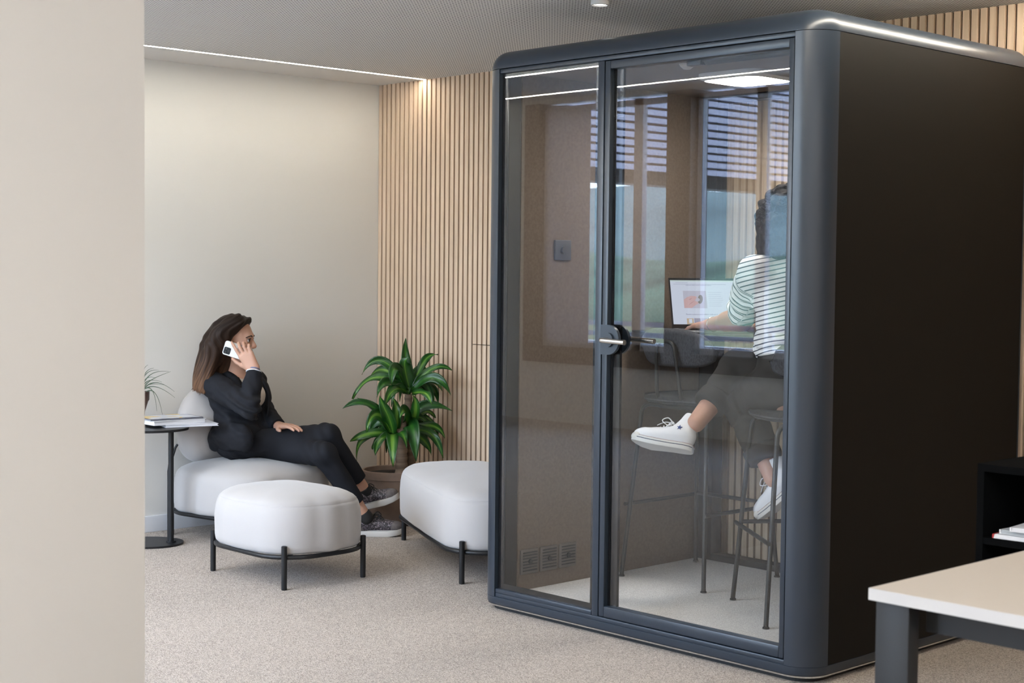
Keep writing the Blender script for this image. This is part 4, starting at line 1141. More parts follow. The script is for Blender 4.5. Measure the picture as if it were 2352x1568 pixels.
r = N(nt, 'ShaderNodeValToRGB'); r.color_ramp.elements[0].color = (.018, .016, .020, 1); r.color_ramp.elements[1].color = (.26, .22, .25, 1); r.color_ramp.elements[0].position = .55
nt.links.new(s.outputs[0], r.inputs['Fac']); nt.links.new(r.outputs['Color'], bs.inputs['Base Color']); bs.inputs['Roughness'].default_value = .5
M['suede'] = mat('grey_suede', (.12, .105, .105), .9, var=(60, .2))
M['canvas'] = mat('white_canvas', (.72, .72, .75), .85, bump=(1200, .2, .0006))
M['lace_b'] = mat('black_lace', (.012, .012, .013), .8)
M['blue'] = mat('blue_print', (.02, .055, .22), .6); M['line_red'] = mat('dark_red_line', (.22, .03, .04), .6); M['line_blue'] = mat('dark_navy_line', (.02, .03, .07), .6)
M['shirt'] = stripe_mat('navy_striped_jersey', (.86, .86, .875), (.012, .026, .045), .0183, .0046)
M['phone'] = mat('white_phone_case', (.70, .69, .68), .35); M['lens'] = mat('phone_lens_black', (.012, .016, .02), .1)
for n_ in M['curls'].node_tree.nodes:
    if n_.type == 'BSDF_PRINCIPLED': n_.inputs['Roughness'].default_value = .8; n_.inputs['Specular IOR Level'].default_value = .1
UP = V((0, 0, 1))

def skin_tone(base, lips=None):
    def f(P):
        c = np.ones((len(P), 4)); c[:, :3] = base
        n = nz(P, 26.0)[:, None]
        c[:, :3] *= 1 + .05 * n
        for (q, rad, colr, amt) in (lips or []):
            d = np.linalg.norm(P - np.array(q), axis=1); w = (np.clip(1 - d / rad, 0, 1) ** .7 * amt)[:, None]
            c[:, :3] = c[:, :3] * (1 - w) + np.array(colr) * w
        return {'tone': c}
    return f

def hand(w, fw, pn, side, curl=(.35, .35, .4, .45), sc_=1.0, thumb=(.3, .5), spread=1.0, reach=(1, 1, 1, 1), bend=(.75, 1.0, .7)):
    """palm and five separate fingers; fw wrist to knuckles, pn the way the palm faces, side the thumb side"""
    w, fw, pn = V(w), V(fw).normalized(), V(pn); pn = (pn - fw * pn.dot(fw)).normalized(); sd = fw.cross(pn) * side
    out = []
    offs = ((.089, .029), (.092, .0095), (.088, -.010), (.080, -.028)); lens = ((.043, .026, .021), (.047, .030, .022), (.043, .028, .021), (.033, .021, .019))
    for i in range(4):
        kn = w + (fw * offs[i][0] + sd * offs[i][1]) * sc_
        out.append(cone(w + fw * .008 + sd * offs[i][1] * .55 * sc_, kn, .0175 * sc_, .0115 * sc_, .014))
        d = (fw + sd * (offs[i][1] * 4.5 * spread)).normalized(); p = kn; a = 0
        for j in range(3):
            a = curl[i] * bend[j]
            d = (Matrix.Rotation(a, 3, fw.cross(pn)) @ d).normalized()
            q = p + d * lens[i][j] * sc_ * reach[i]
            out.append(cone(p, q, (.0092, .0082, .0074)[j] * sc_, (.0082, .0074, .0062)[j] * sc_, .004)); p = q
    t0 = w + (fw * .022 + sd * .018) * sc_; t1 = t0 + (fw * .030 + sd * .030 + pn * .012) * sc_
    d = (fw * .8 + sd * (.62 - thumb[0]) + pn * thumb[1]).normalized(); t2 = t1 + d * .033 * sc_; t3 = t2 + (d + fw * .25 - sd * .1).normalized() * .027 * sc_
    out += [cone(t0, t1, .0165 * sc_, .0125 * sc_, .012), cone(t1, t2, .0105 * sc_, .0092 * sc_, .004), cone(t2, t3, .0092 * sc_, .0075 * sc_, .004)]
    return out

def head_prims(c, R, s=1.0):
    T = lambda f, l, u: V(c) + R @ V((f * s, l * s, u * s))
    p = [ell(T(-.012, 0, .035), (.096 * s, .075 * s, .083 * s), R, .02), ell(T(.028, 0, -.028), (.060 * s, .059 * s, .084 * s), R, .03)]
    for q in (-1, 1):
        p += [cone(T(.012, q * .045, -.062), T(.066, q * .010, -.101), .023 * s, .017 * s, .03), ell(T(.058, q * .040, -.022), (.024 * s, .022 * s, .02 * s), R, .02),
              ell(T(-.010, q * .076, -.008), (.019 * s, .009 * s, .032 * s), R, .006), ell(T(.094, q * .0115, -.034), (.010 * s, .008 * s, .007 * s), R, .007)]
    p += [cone(T(.074, -.028, .022), T(.074, .028, .022), .014 * s, .014 * s, .02), cone(T(.084, 0, .006), T(.103, 0, -.026), .0085 * s, .0105 * s, .012),
          ell(T(.074, 0, -.097), (.017 * s, .020 * s, .015 * s), R, .02), ell(T(.084, 0, -.060), (.012 * s, .022 * s, .0065 * s), R, .006), ell(T(.083, 0, -.072), (.0115 * s, .019 * s, .007 * s), R, .006)]
    for q in (-1, 1): p.append(ell(T(.095, q * .032, .003), (.018 * s, .019 * s, .012 * s), R, .012, -1))
    return p, T

def ribbon(bm, pts, r, seg=6): bm_tube(bm, smooth_path(pts, 6), lambda t: r * (1 - .5 * t), seg)

def shoe(parent, heel, fdir, up, length, hi, mats, side, shaft=None):
    """heel = point under the back of the sole; returns a function to local shoe space"""
    R = frame(fdir, up); k = length / .27
    T = lambda f, l, u: V(heel) + R @ V((f * k, l * k, u * k))
    th = .030 if not hi else .028
    pr_ = [ell(T(.205, .004, th + .020), (.062 * k, .040 * k, .032 * k), R, .02), cone(T(.085, 0, th + .032), T(.170, .003, th + .022), .036 * k, .034 * k, .02), ell(T(.046, 0, th + .034), (.046 * k, .034 * k, .048 * k), R, .02),
           cone(T(.085, 0, th + .050), T(.150, 0, th + .036), .028 * k, .022 * k, .02)]
    topu = .145 if hi else .098
    Bk = T(.058, 0, th + .048)
    sd_ = V(shaft).normalized() if shaft is not None else (T(.042, 0, topu) - Bk).normalized()
    hgt = .082 if hi else topu - th - .045
    Ct = Bk + sd_ * hgt
    pr_ += [cone(Bk, Ct, .036 * k, .041 * k if hi else .036 * k, .02), cone(T(.082, 0, th + .046), Ct + R @ V((.006, 0, 0)), .028 * k, .034 * k, .02)]
    pr_ += [rbox(T(.13, 0, -.041), (.25 * k, .10 * k, .05 * k), .002, R, .004, -1), cut(cone(Ct - sd_ * .004, Ct + sd_ * .06, .0335 * k if hi else .031 * k, .036 * k, .004)), rbox(Ct + sd_ * .034, (.034, .09, .09), .004, frame(sd_, R @ V((.3, 0, 1))), .004, -1)]
    o = blob('shoe', pr_, .0035, mats[0], parent, 2, disp=lambda P: .0012 * nz(P, 70.0))
    # sole: foot outline lofted with a little toe spring
    prof = [(0, .016), (.012, .028), (.04, .034), (.09, .033), (.14, .037), (.19, .044), (.235, .038), (.262, .024), (.272, .008)]
    def outline(grow, u):
        L_ = [(f, w + grow) for f, w in prof]
        pts = [(f, w) for f, w in L_] + [(f, -w) for f, w in reversed(L_)]
        sp = lambda f: .018 * max(0, (f - .17) / .1) ** 2
        return [T(f, l + .004 * math.sin(f / .27 * PI), u + sp(f)) for f, l in pts]
    def layer(name, m, u0, u1, g, par):
        bm = bmesh.new(); A = [bm.verts.new(p) for p in outline(g - .003, u0)]; B = [bm.verts.new(p) for p in outline(g, u0 + .004)]; D = [bm.verts.new(p) for p in outline(g, u1)]
        for X, Y in ((A, B), (B, D)):
            for i in range(len(X)): bm.faces.new((X[i], X[(i + 1) % len(X)], Y[(i + 1) % len(X)], Y[i]))
        bm.faces.new(A[::-1]); bm.faces.new(D)
        return obj(name, bm, m, par, sharp=50)
    tag(layer('sole', mats[1], 0, th, 0, o), 'white rubber sole')
    if hi:
        layer('sole_line', M['line_red'], th - .0045, th - .0005, .0007, o); layer('sole_line', M['line_blue'], th - .016, th - .010, .0007, o)
        bm = bmesh.new(); merge_e = ell(T(.25, 0, .03), (.03 * k, .034 * k, .02 * k), R)
        bm.free()
        blob('toe_cap', [ell(T(.238, .004, .034), (.036 * k, .037 * k, .024 * k), R, .01), rbox(T(.13, 0, -.035), (.25 * k, .10 * k, .05 * k), .002, R, .003, -1)], .003, M['sole'], o, 1)
    else:
        tag(blob('toe_panel', [ell(T(.218, .004, th + .019), (.052 * k, .0415 * k, .0325 * k), R, .01), rbox(T(.13, 0, -.040), (.25 * k, .10 * k, .05 * k), .002, R, .003, -1)], .0035, M['suede'], o, 1), 'grey suede toe')
        tag(blob('heel_panel', [ell(T(.040, 0, th + .022), (.0435 * k, .0365 * k, .040 * k), R, .01), rbox(T(.13, 0, -.040), (.25 * k, .10 * k, .05 * k), .002, R, .003, -1)], .0035, M['suede'], o, 1), 'grey suede heel')
    # laces
    bm = bmesh.new()
    n = 6 if hi else 5
    for i in range(n):
        t = i / (n - 1); f = .165 - .062 * t if hi else .158 - .06 * t
        u = th + (.052 + .036 * t if hi else .058 + .022 * t); f2 = f
        bm_tube(bm, [T(f2, -.021, u - .010), T(f2 + .006, -.008, u + .003), T(f2 + .006, .008, u + .003), T(f2, .021, u - .010)], .0026, 6)
    fb = .100 if hi else .10; ub = th + (.088 if hi else .082)
    for q in (-1, 1):
        ribbon(bm, [T(fb + .01, 0, ub), T(fb + .03, q * .022, ub + .014), T(fb + .048, q * .036, ub - .006), T(fb + .02, q * .030, ub - .022), T(fb + .01, q * .006, ub - .002)], .0027)
        ribbon(bm, [T(fb + .01, 0, ub), T(fb + .04, q * .016, ub - .004), T(fb + .065, q * .036, ub - .03)], .0025)
    obj('laces', bm, mats[2], o, smooth=True)
    return o, T, R

# ---------------------------------------------------------------- the woman on the lounge chair
P0 = V((-6.696, 4.432, 0.484)); NB = V((-6.738, 4.425, 0.825))
fa = math.radians(12)
Rw = frame((math.cos(fa), math.sin(fa), 0), NB - P0)
Uw = (NB - P0).normalized(); Fw = V((math.cos(fa), math.sin(fa), 0)); Fw = (Fw - Uw * Fw.dot(Uw)).normalized(); Lw = Uw.cross(Fw)
Rw = Matrix(((Fw.x, Lw.x, Uw.x), (Fw.y, Lw.y, Uw.y), (Fw.z, Lw.z, Uw.z)))
t3 = lambda f, l, u: P0 + Fw * f + Lw * l + Uw * u
woman = thing('person', 'woman in a dark suit sitting cross-legged on the lounge chair, phone at her ear', 'person', (P0.x, P0.y, .38))
ha = math.radians(40)
HCw = V((-6.712, 4.407, 1.006)); Rh = frame((math.cos(ha), math.sin(ha), -.03), UP)
hp, Th = head_prims(HCw, Rh); Lh = Rh @ V((0, 1, 0))
sR, sL = t3(-.012, -.150, .300), t3(-.012, .150, .300)
eR, wR = V((-6.456, 4.320, 0.675)), V((-6.513, 4.388, 0.862))
eL, wL = V((-6.733, 4.592, 0.640)), V((-6.540, 4.558, 0.563))
kR, aR = V((-6.357, 4.733, 0.520)), V((-6.303, 4.943, 0.217))
kL, aL = V((-6.277, 4.652, 0.436)), V((-6.198, 4.859, 0.110))
hR, hL = t3(.02, -.068, -.02), t3(.02, .075, -.025)
body = hp + [cone(Th(-.022, 0, -.05), NB + Fw * -.005, .050, .055, .03), cone(NB, t3(0, 0, .31), .056, .07, .03)]
body += [ell(t3(.0, 0, .275), (.085, .135, .085), Rw, .03), ell(t3(0, 0, .13), (.075, .11, .12), Rw, .03), ell(t3(0, 0, .0), (.09, .13, .09), Rw, .03)]
for a, b, c_, r0, r1, r2 in ((sR, eR, wR, .040, .034, .0235), (sL, eL, wL, .040, .034, .0235), (hR, kR, aR, .07, .045, .029), (hL, kL, aL, .07, .045, .029)):
    body += [cone(a, b, r0, r1, .02), cone(b, c_, r1, r2, .02)]
# the phone and the two hands
pn_ = V(Rh @ V((0, -1, 0)))                                  # away from the right cheek
PA, PB = V((-6.647, 4.298, 0.976)), V((-6.546, 4.391, 0.934))       # long axis of the phone, ear to mouth
pax = (PB - PA).normalized(); pup = (UP - pax * UP.dot(pax)); pnn = pax.cross(pup).normalized()
if pnn.dot(fwd) > 0: pnn = -pnn
pup = pnn.cross(pax).normalized()
if pup.z < 0: pup = -pup
wristdir = (V((-6.543, 4.361, 0.923)) - wR).normalized()
body += hand(wR, V((-6.541, 4.357, 0.939)) - wR, -pnn, 1, (.12, .70, .75, .80), 1.0, (.05, .30), .6, (1, 1, 1, 1), (.12, 1.1, 1.2))
body += hand(wL, V((-6.436, 4.566, 0.573)) - wL, V((.02, 0, -1)), -1, (.18, .2, .22, .25), .95, (.1, .15), 1.0)
lipc = Th(.092, 0, -.066)
blob('body', body, .003, M['skin'], woman, 2, attr=skin_tone((.52, .30, .215), [(lipc, .026, (.36, .12, .11), .7), (Th(.06, -.045, -.025), .04, (.50, .22, .16), .35), (Th(.10, 0, -.03), .02, (.52, .24, .18), .4)]))
for q in (-1, 1):
    bm = bmesh.new(); bmesh.ops.create_uvsphere(bm, u_segments=16, v_segments=10, radius=.0125); bmesh.ops.translate(bm, verts=bm.verts, vec=Th(.0735, q * .031, .003))
    e_ = obj('eye', bm, M['eye_w'], woman, smooth=True)
    bm = bmesh.new(); bmesh.ops.create_uvsphere(bm, u_segments=14, v_segments=8, radius=.0088); bmesh.ops.translate(bm, verts=bm.verts, vec=Th(.0785, q * .0318, .003)); obj('iris', bm, M['iris'], e_, smooth=True)
    bm = bmesh.new(); ribbon(bm, [Th(.0905, q * .013, .022), Th(.0905, q * .026, .027), Th(.082, q * .044, .024), Th(.070, q * .055, .017)], .0036); obj('eyebrow', bm, M['brow'], woman, smooth=True)
    bm = bmesh.new(); ribbon(bm, [Th(.0865, q * .022, .0095), Th(.0880, q * .030, .0125), Th(.080, q * .045, .008)], .0022); obj('eyelashes', bm, M['brow'], woman, smooth=True)
# hair: cap with a parting, long locks down the back and beside the ear
nh = Rh @ V((.80, 0, -.60)); th_h = Rh @ V((.60, 0, .80))
Rcut = Matrix(((nh.x, Lh.x, th_h.x), (nh.y, Lh.y, th_h.y), (nh.z, Lh.z, th_h.z)))
hair = [ell(Th(-.018, 0, .046), (.108, .087, .087), Rh, .02), ell(Th(.030, 0, .078), (.050, .066, .040), Rh, .03), ell(Th(-.055, 0, -.005), (.075, .082, .10), Rh, .03)]
locks = [((-6.650, 4.377, 1.105), (-6.683, 4.294, 1.045), (-6.709, 4.246, 0.945), (-6.738, 4.223, 0.844), (-6.764, 4.219, 0.765), .040, .022),
         ((-6.749, 4.402, 1.086), (-6.808, 4.335, 1.017), (-6.827, 4.294, 0.916), (-6.833, 4.267, 0.822), (-6.840, 4.256, 0.761), .050, .016),
         ((-6.630, 4.382, 1.090), (-6.673, 4.340, 1.022), (-6.706, 4.306, 0.932), (-6.715, 4.263, 0.855), (-6.717, 4.226, 0.779), .024, .013),
         ((-6.677, 4.329, 1.033), (-6.691, 4.281, 0.967), (-6.700, 4.251, 0.890), (-6.713, 4.233, 0.817), (-6.722, 4.219, 0.752), .038, .014),
         ((-6.794, 4.472, 1.094), (-6.853, 4.403, 1.002), (-6.888, 4.359, 0.888), (-6.886, 4.327, 0.810), (-6.885, 4.310, 0.758), .045, .016)]
for *pts, r0, r1 in locks:
    Q = smooth_path(pts, 5)
    for i in range(len(Q) - 1):
        t0, t1 = i / (len(Q) - 1), (i + 1) / (len(Q) - 1)
        hair.append(cone(Q[i], Q[i + 1], r0 + (r1 - r0) * t0, r0 + (r1 - r0) * t1, .02))
# sweep across the forehead and side towards the ear
hair += [cone(Th(.066, -.012, .098), Th(.050, -.060, .060), .020, .022, .02), cone(Th(.050, -.060, .060), Th(.008, -.080, .012), .022, .02, .02), cone(Th(.066, .012, .098), Th(.052, .060, .055), .018, .02, .02),
         cone(Th(.052, .060, .055), Th(.01, .080, -.01), .02, .02, .02), cone(Th(.008, -.080, .012), Th(-.035, -.078, -.06), .02, .028, .02), cone(Th(.01, .08, -.01), Th(-.03, .075, -.09), .02, .03, .02)]
hair += [rbox(Th(.026, 0, .038) + nh * .1 + th_h * .03, (.1, .15, .115), .01, Rcut, .010, -1), cone(Th(-.050, -.030, -.06), Th(-.060, -.030, -.16), .050, .034, .03), cone(Th(-.050, .030, -.06), Th(-.060, .030, -.16), .050, .034, .03)]
sd = np.array(Rh); hc = np.array(HCw)
def strand(P):
    q = (P - hc) @ sd
    flow = np.array((-.42, 0, -.9)); cr = np.array((.9, 0, -.42))
    bend = .10 * np.exp(-((q[:, 2] - .05) / .08) ** 2)
    return {'strand': np.stack([q @ cr + bend, q[:, 1], q @ flow], 1)}
def hair_disp(P):
    s_ = strand(P)['strand']
    return .0018 * np.sin(s_[:, 0] * 170 + 3 * np.sin(s_[:, 2] * 14) + s_[:, 1] * 40) + .002 * nz(s_ * np.array((1, 1, .25)), 60.0)
hobj = blob('hair', hair, .004, M['hair1'], woman, 2, disp=hair_disp, attr=strand)
# loose strands over the surface and at the ends
bm = bmesh.new()
for i in range(90):
    a, b = random.sample([locks[0], locks[1], locks[3]], 2); w_ = random.random()
    pts = []
    for k in range(5):
        p = V(a[k]).lerp(V(b[k]), w_); off = (p - HCw); off.z *= .2
        rr = (a[5] + (a[6] - a[5]) * k / 4) * 1.0
        side = (-fwd * random.uniform(.5, 1.0) + lat * random.uniform(-.9, .5) + UP * (.5 if k == 0 else 0)).normalized()
        pts.append(p + side * rr)
    pts.append(pts[-1] + V((0, 0, -random.uniform(.004, .024))) + lat * random.uniform(-.012, .004))
    bm_tube(bm, smooth_path(pts, 5), lambda t: .0022 * (1 - .7 * t), 5)
o = obj('hair_strands', bm, M['hair1'], hobj, smooth=True)
P = np.array([tuple(v.co + wloc(hobj)) for v in o.data.vertices]); at = o.data.attributes.new('strand', 'FLOAT_VECTOR', 'POINT'); at.data.foreach_set('vector', strand(P)['strand'].astype(np.float32).ravel())

# blouse, jacket, trousers
bl = [ell(t3(.012, 0, .235), (.106, .140, .115), Rw, .03), ell(t3(.0, 0, .12), (.092, .122, .13), Rw, .03), ell(t3(.078, -.055, .225), (.046, .05, .05), Rw, .03), ell(t3(.078, .055, .225), (.046, .05, .05), Rw, .03), ell(t3(-.01, 0, .30), (.07, .12, .06), Rw, .03)]
bl += [ell(t3(.065, 0, .375), (.085, .075, .062), Rw, .006, -1)]
blob('blouse', bl, .0045, M['blouse'], woman, 2, disp=lambda P: .0018 * nz(P, 45.0))
cuffR = wR + (eR - wR).normalized() * .012; cuffL = wL + (eL - wL).normalized() * .01
jk = [ell(t3(.0, 0, .228), (.126, .165, .120), Rw, .03), ell(t3(-.022, 0, .292), (.088, .160, .068), Rw, .03), ell(t3(-.002, 0, .12), (.108, .144, .10), Rw, .03),
      ell(t3(.006, 0, .030), (.144, .196, .090), Rw, .04), ell(t3(-.055, 0, -.012), (.080, .15, .07), Rw, .03), ell(t3(.088, -.118, .014), (.104, .056, .085), Rw, .02), ell(t3(.084, -.058, .222), (.05, .055, .055), Rw, .03), ell(t3(.084, .058, .222), (.05, .055, .055), Rw, .03)]
# hem, front opening, neck
jk += [rbox(t3(0, 0, -.115), (.4, .14, .075), .004, Rw, .006, -1) if False else rbox(t3(-.12, 0, -.112), (.26, .4, .07), .01, Rw, .008, -1)]
jk += [cut(cone(t3(.160, .035, .10), t3(.125, .022, .36), .055, .094, .006)), cut(cone(t3(.165, .02, .08), t3(.175, .03, -.06), .012, .075, .01)), cut(cone(NB - Uw * .02, NB + Uw * .12, .060, .062, .006))]
jk += [cone(sR, eR, .068, .054, .03), cone(eR, wR, .053, .043, .02), cone(sL, eL, .062, .050, .03), cone(eL, wL, .049, .037, .02)]
for e_, w_ in ((eR, wR), (eL, wL)):
    d = (w_ - e_).normalized(); jk.append(rbox(w_ - d * .012 + d * .06, (.06, .055, .055), .002, frame(d, UP), .004, -1))
def jk_disp(P):
    d = .0045 * nz(P, 30.0) + .0022 * nz(P, 75.0)
    for e, dr_ in ((np.array(eR), .10), (np.array(eL), .09), (np.array(t3(.05, -.1, .11)), .09)):
        w = np.exp(-(np.linalg.norm(P - e, axis=1) / dr_) ** 2)
        d = d + w * .0095 * np.sin((P - e) @ np.array(Fw * 70 + Uw * 110) + 2.5 * nz(P, 14.0))
    return d
jacket = blob('jacket', jk, .0045, M['suit'], woman, 2, disp=jk_disp)
for q in (-1, 1):
    bm = bmesh.new(); G = []
    sx_ = .024 + (.022 if q > 0 else .010)
    edge = [t3(-.055, q * .062, .375), t3(.0, q * .072, .368), t3(.058, .012 + q * .074, .335), t3(.094, .020 + q * .074, .285), t3(.116, .030 + q * .066, .21), t3(.126, .034 + q * .030, .115)]
    wid = [.028, .032, .040, .052, .040, .004]
    E_ = smooth_path(edge, 6); n = len(E_)
    for i, p in enumerate(E_):
        t = i / (n - 1) * 5; k = min(4, int(t)); w_ = wid[k] + (wid[k + 1] - wid[k]) * (t - k)
        outw = (Lw * q - Fw * .25 - Uw * (.6 if t < 2 else .1)).normalized()
        G.append([bm.verts.new(p + Fw * .008), bm.verts.new(p + outw * w_ * .5 + Fw * .012), bm.verts.new(p + outw * w_ + Fw * .004)])
    for A, B in zip(G, G[1:]):
        for j in range(2): bm.faces.new((A[j], A[j + 1], B[j + 1], B[j]))
    o = obj('lapel', bm, M['suit'], jacket, smooth=True); md = o.modifiers.new('thick', 'SOLIDIFY'); md.thickness = .004; md.offset = 0
bm = bmesh.new(); bm_cyl(bm, t3(.118, .0, .108), t3(.124, .0, .108), .009, 16); obj('button', bm, M['lace_b'], jacket, sharp=40)
def cuff_point(k, a, t): return k + (a - k) * t
cR, cL = cuff_point(kR, aR, .78), cuff_point(kL, aL, .76)
tr = [ell(t3(.0, 0, -.02), (.110, .150, .07), Rw, .04), cone(hR, kR, .070, .062, .035), cone(kR, cR, .061, .047, .02), cone(hL, kL, .074, .063, .03), cone(kL, cL, .062, .046, .02), ell(t3(.0, 0, .06), (.095, .125, .06), Rw, .03)]
for k_, c_ in ((kR, cR), (kL, cL)):
    d = (c_ - k_).normalized(); tr.append(cut(cone(c_ + d * .045, c_ + d * .09, .062, .07, .004))) if False else None
    tr.append(rbox(c_ + d * .060, (.05, .09, .09), .002, frame(d, UP), .004, -1))
tr = [p for p in tr if p]
def tr_disp(P):
    d = .0022 * nz(P, 32.0)
    for e in (np.array(kR), np.array(kL), np.array(hR)):
        w = np.exp(-(np.linalg.norm(P - e, axis=1) / .085) ** 2); d = d + w * .006 * np.sin((P - e) @ np.array(Fw * 130 + UP * 50))
    return d
blob('trousers', tr, .0045, M['suit'], woman, 2, disp=tr_disp)
# sneakers
tdir = V((math.cos(math.radians(47)), math.sin(math.radians(47)), 0))
toeL = V((-6.090, 5.023, 0.000)); toeL.z = 0
shoe(woman, toeL - tdir * .262, tdir, UP, .265, False, (M['knit'], M['sole'], M['lace_b']), 1)
td2 = (tdir + UP * .24).normalized(); toeR = V((-6.191, 5.072, 0.163))
shoe(woman, toeR - td2 * .255, td2, UP - tdir * .24, .265, False, (M['knit'], M['sole'], M['lace_b']), -1)
for k_, a_ in ((kR, aR), (kL, aL)):
    d = (a_ - k_).normalized()
    blob('sock', [cone(a_ - d * .012, a_ + d * .012, .0335, .035, .01), rbox(a_ - d * .062, (.04, .06, .06), .002, frame(d, UP), .003, -1)], .003, M['lace_b'], woman, 1)
# wristband, shirt cuff, necklace
bm = bmesh.new(); ax = (eR - wR).normalized(); u_ = ax.cross(UP).normalized(); v_ = ax.cross(u_)
def band(c, r, rt, name, m):
    bm = bmesh.new(); bm_tube(bm, [c + (u_ * math.cos(2 * PI * i / 28) + v_ * math.sin(2 * PI * i / 28)) * r for i in range(28)], rt, 8, closed=True); return obj(name, bm, m, woman, smooth=True)
M['band'] = mat('blue_grey_watch_strap', (.16, .17, .26), .4); 
band(wR - ax * .004, .0262, .0046, 'watch_strap', M['band']); band(wR + ax * .010, .037, .0040, 'shirt_cuff', M['cover'])
bm = bmesh.new(); bm_tube(bm, [NB + Fw * (.060 * math.cos(a) + .004) + Lw * (.062 * math.sin(a)) + Uw * (.012 - .035 * max(0, math.cos(a))) for a in [2 * PI * i / 32 for i in range(32)]], .0016, 6, closed=True); obj('necklace', bm, M['lace_b'], woman, smooth=True)
# phone
ph = thing('phone', 'white mobile phone with a black triple camera held at the ear of the woman', 'phone', (PA + PB) / 2)
def slab(bm, c, hx_, hy_, r, d0, d1, n=8):
    pl = rounded_rect(-hx_, hx_, -hy_, hy_, r, n)
    A = [bm.verts.new(c + pax * x + pup * y + pnn * d0) for x, y in pl]; B = [bm.verts.new(c + pax * x + pup * y + pnn * d1) for x, y in pl]
    m_ = len(pl)
    for k in range(m_): bm.faces.new((A[k], A[(k + 1) % m_], B[(k + 1) % m_], B[k]))
    bm.faces.new(A[::-1]); bm.faces.new(B)
pcn = (PA + PB) / 2
bm = bmesh.new(); slab(bm, pcn, .0735, .036, .011, -.004, .0045); obj('case', bm, M['phone'], ph, sharp=40)
bm = bmesh.new(); cm = pcn - pax * .0515 - pup * .0125; slab(bm, cm, .0175, .0175, .007, .0045, .0058); cam_ = obj('camera_block', bm, M['lens'], ph, sharp=40)
bm = bmesh.new()
for x, y in ((-.007, .008), (-.007, -.008), (.008, 0)): bm_cyl(bm, cm + pax * x + pup * y + pnn * .0056, cm + pax * x + pup * y + pnn * .0078, .0062, 20)
obj('camera_lens', bm, M['frit'], cam_, sharp=40)

# ---------------------------------------------------------------- the person working in the booth
Q0 = V((-3.533, 4.867, 0.901)); NQ = V((-3.606, 4.930, 1.447))
Uq = (NQ - Q0).normalized(); Fq = V((-.93, .37, 0)); Fq = (Fq - Uq * Fq.dot(Uq)).normalized(); Lq = Uq.cross(Fq)
Rq = Matrix(((Fq.x, Lq.x, Uq.x), (Fq.y, Lq.y, Uq.y), (Fq.z, Lq.z, Uq.z)))
q3 = lambda f, l, u: Q0 + Fq * f + Lq * l + Uq * u
worker = thing('person', 'person with dark curly hair in a striped shirt, seen from behind, typing in the booth', 'person', (Q0.x, Q0.y, .86))
HQ = V((-3.662, 4.953, 1.585)); Rhq = frame((-.93, .37, -.25), UP)
hp, Tq = head_prims(HQ, Rhq)
sLq, sRq = q3(0, .165, .475), q3(0, -.165, .475)
eLq, wLq = V((-3.854, 4.942, 1.194)), V((-4.064, 5.010, 1.163))
eRq, wRq = V((-3.723, 5.151, 1.172)), V((-4.058, 5.204, 1.151))
kRq, aRq = V((-3.903, 4.993, 0.988)), V((-3.913, 4.736, 0.777))
kLq, aLq = V((-3.867, 4.965, 0.874)), V((-3.673, 4.930, 0.562))
hLq, hRq = q3(.02, .085, .035), q3(.02, -.09, .05)
body = hp + [cone(Tq(-.022, 0, -.05), NQ, .05, .056, .03), ell(q3(0, 0, .40), (.09, .145, .13), Rq, .03), ell(q3(0, 0, .2), (.085, .12, .16), Rq, .03), ell(q3(0, 0, .02), (.1, .14, .1), Rq, .03), cone(NQ, q3(0, 0, .45), .06, .07, .03)]
for a, b, c_, r0, r1, r2 in ((sLq, eLq, wLq, .048, .046, .0275), (sRq, eRq, wRq, .048, .044, .0275), (hLq, kLq, aLq, .08, .055, .034), (hRq, kRq, aRq, .08, .055, .036)):
    body += [cone(a, b, r0, r1, .02), cone(b, c_, r1, r2, .02)]
body += [cone(eLq.lerp(wLq, .1), eLq.lerp(wLq, .45), .044, .040, .02)]
body += hand(wLq, V((-4.169, 5.029, 1.152)) - wLq, V((0, 0, -1)), -1, (.22, .25, .28, .3), 1.0, (.1, .1), .9)
body += hand(wRq, V((-4.160, 5.242, 1.145)) - wRq, V((0, 0, -1)), 1, (.22, .25, .28, .3), 1.0, (.1, .1), .9)
blob('body', body, .0035, M['skin'], worker, 2, attr=skin_tone((.50, .285, .215)))
# striped jersey
cs = sLq.lerp(eLq, .80); csr = sRq.lerp(eRq, .8)
sh = [ell(q3(0, 0, .395), (.118, .168, .15), Rq, .03), ell(q3(-.01, 0, .47), (.085, .165, .07), Rq, .03), ell(q3(0, 0, .26), (.112, .150, .15), Rq, .03), ell(q3(0, 0, .19), (.122, .158, .10), Rq, .03),
      cone(sLq, NQ - Uq * .030, .060, .058, .03), cone(sRq, NQ - Uq * .030, .060, .058, .03), cone(sLq, cs, .070, .067, .025), cone(cs, sLq.lerp(eLq, .98), .067, .066, .01), cone(sRq, sRq.lerp(eRq, .98), .070, .066, .025)]
for a, b in ((sLq, eLq), (sRq, eRq)):
    d = (b - a).normalized(); sh.append(rbox(a.lerp(b, .85) + d * .08, (.08, .11, .11), .002, frame(d, UP), .004, -1))
sh += [rbox(q3(0, 0, .05), (.4, .4, .11), .004, Rq, .006, -1), cut(cone(NQ - Uq * .01, NQ + Uq * .1, .062, .066, .006))]
q0n, un, ln_, fn_ = np.array(Q0), np.array(Uq), np.array(Lq), np.array(Fq)
def seg_d(P, a, b):
    a, b = np.array(a), np.array(b); d = b - a; t = np.clip(((P - a) @ d) / (d @ d), 0, 1)
    return np.linalg.norm(P - a - t[:, None] * d, axis=1), (P - a) @ d / np.linalg.norm(d)
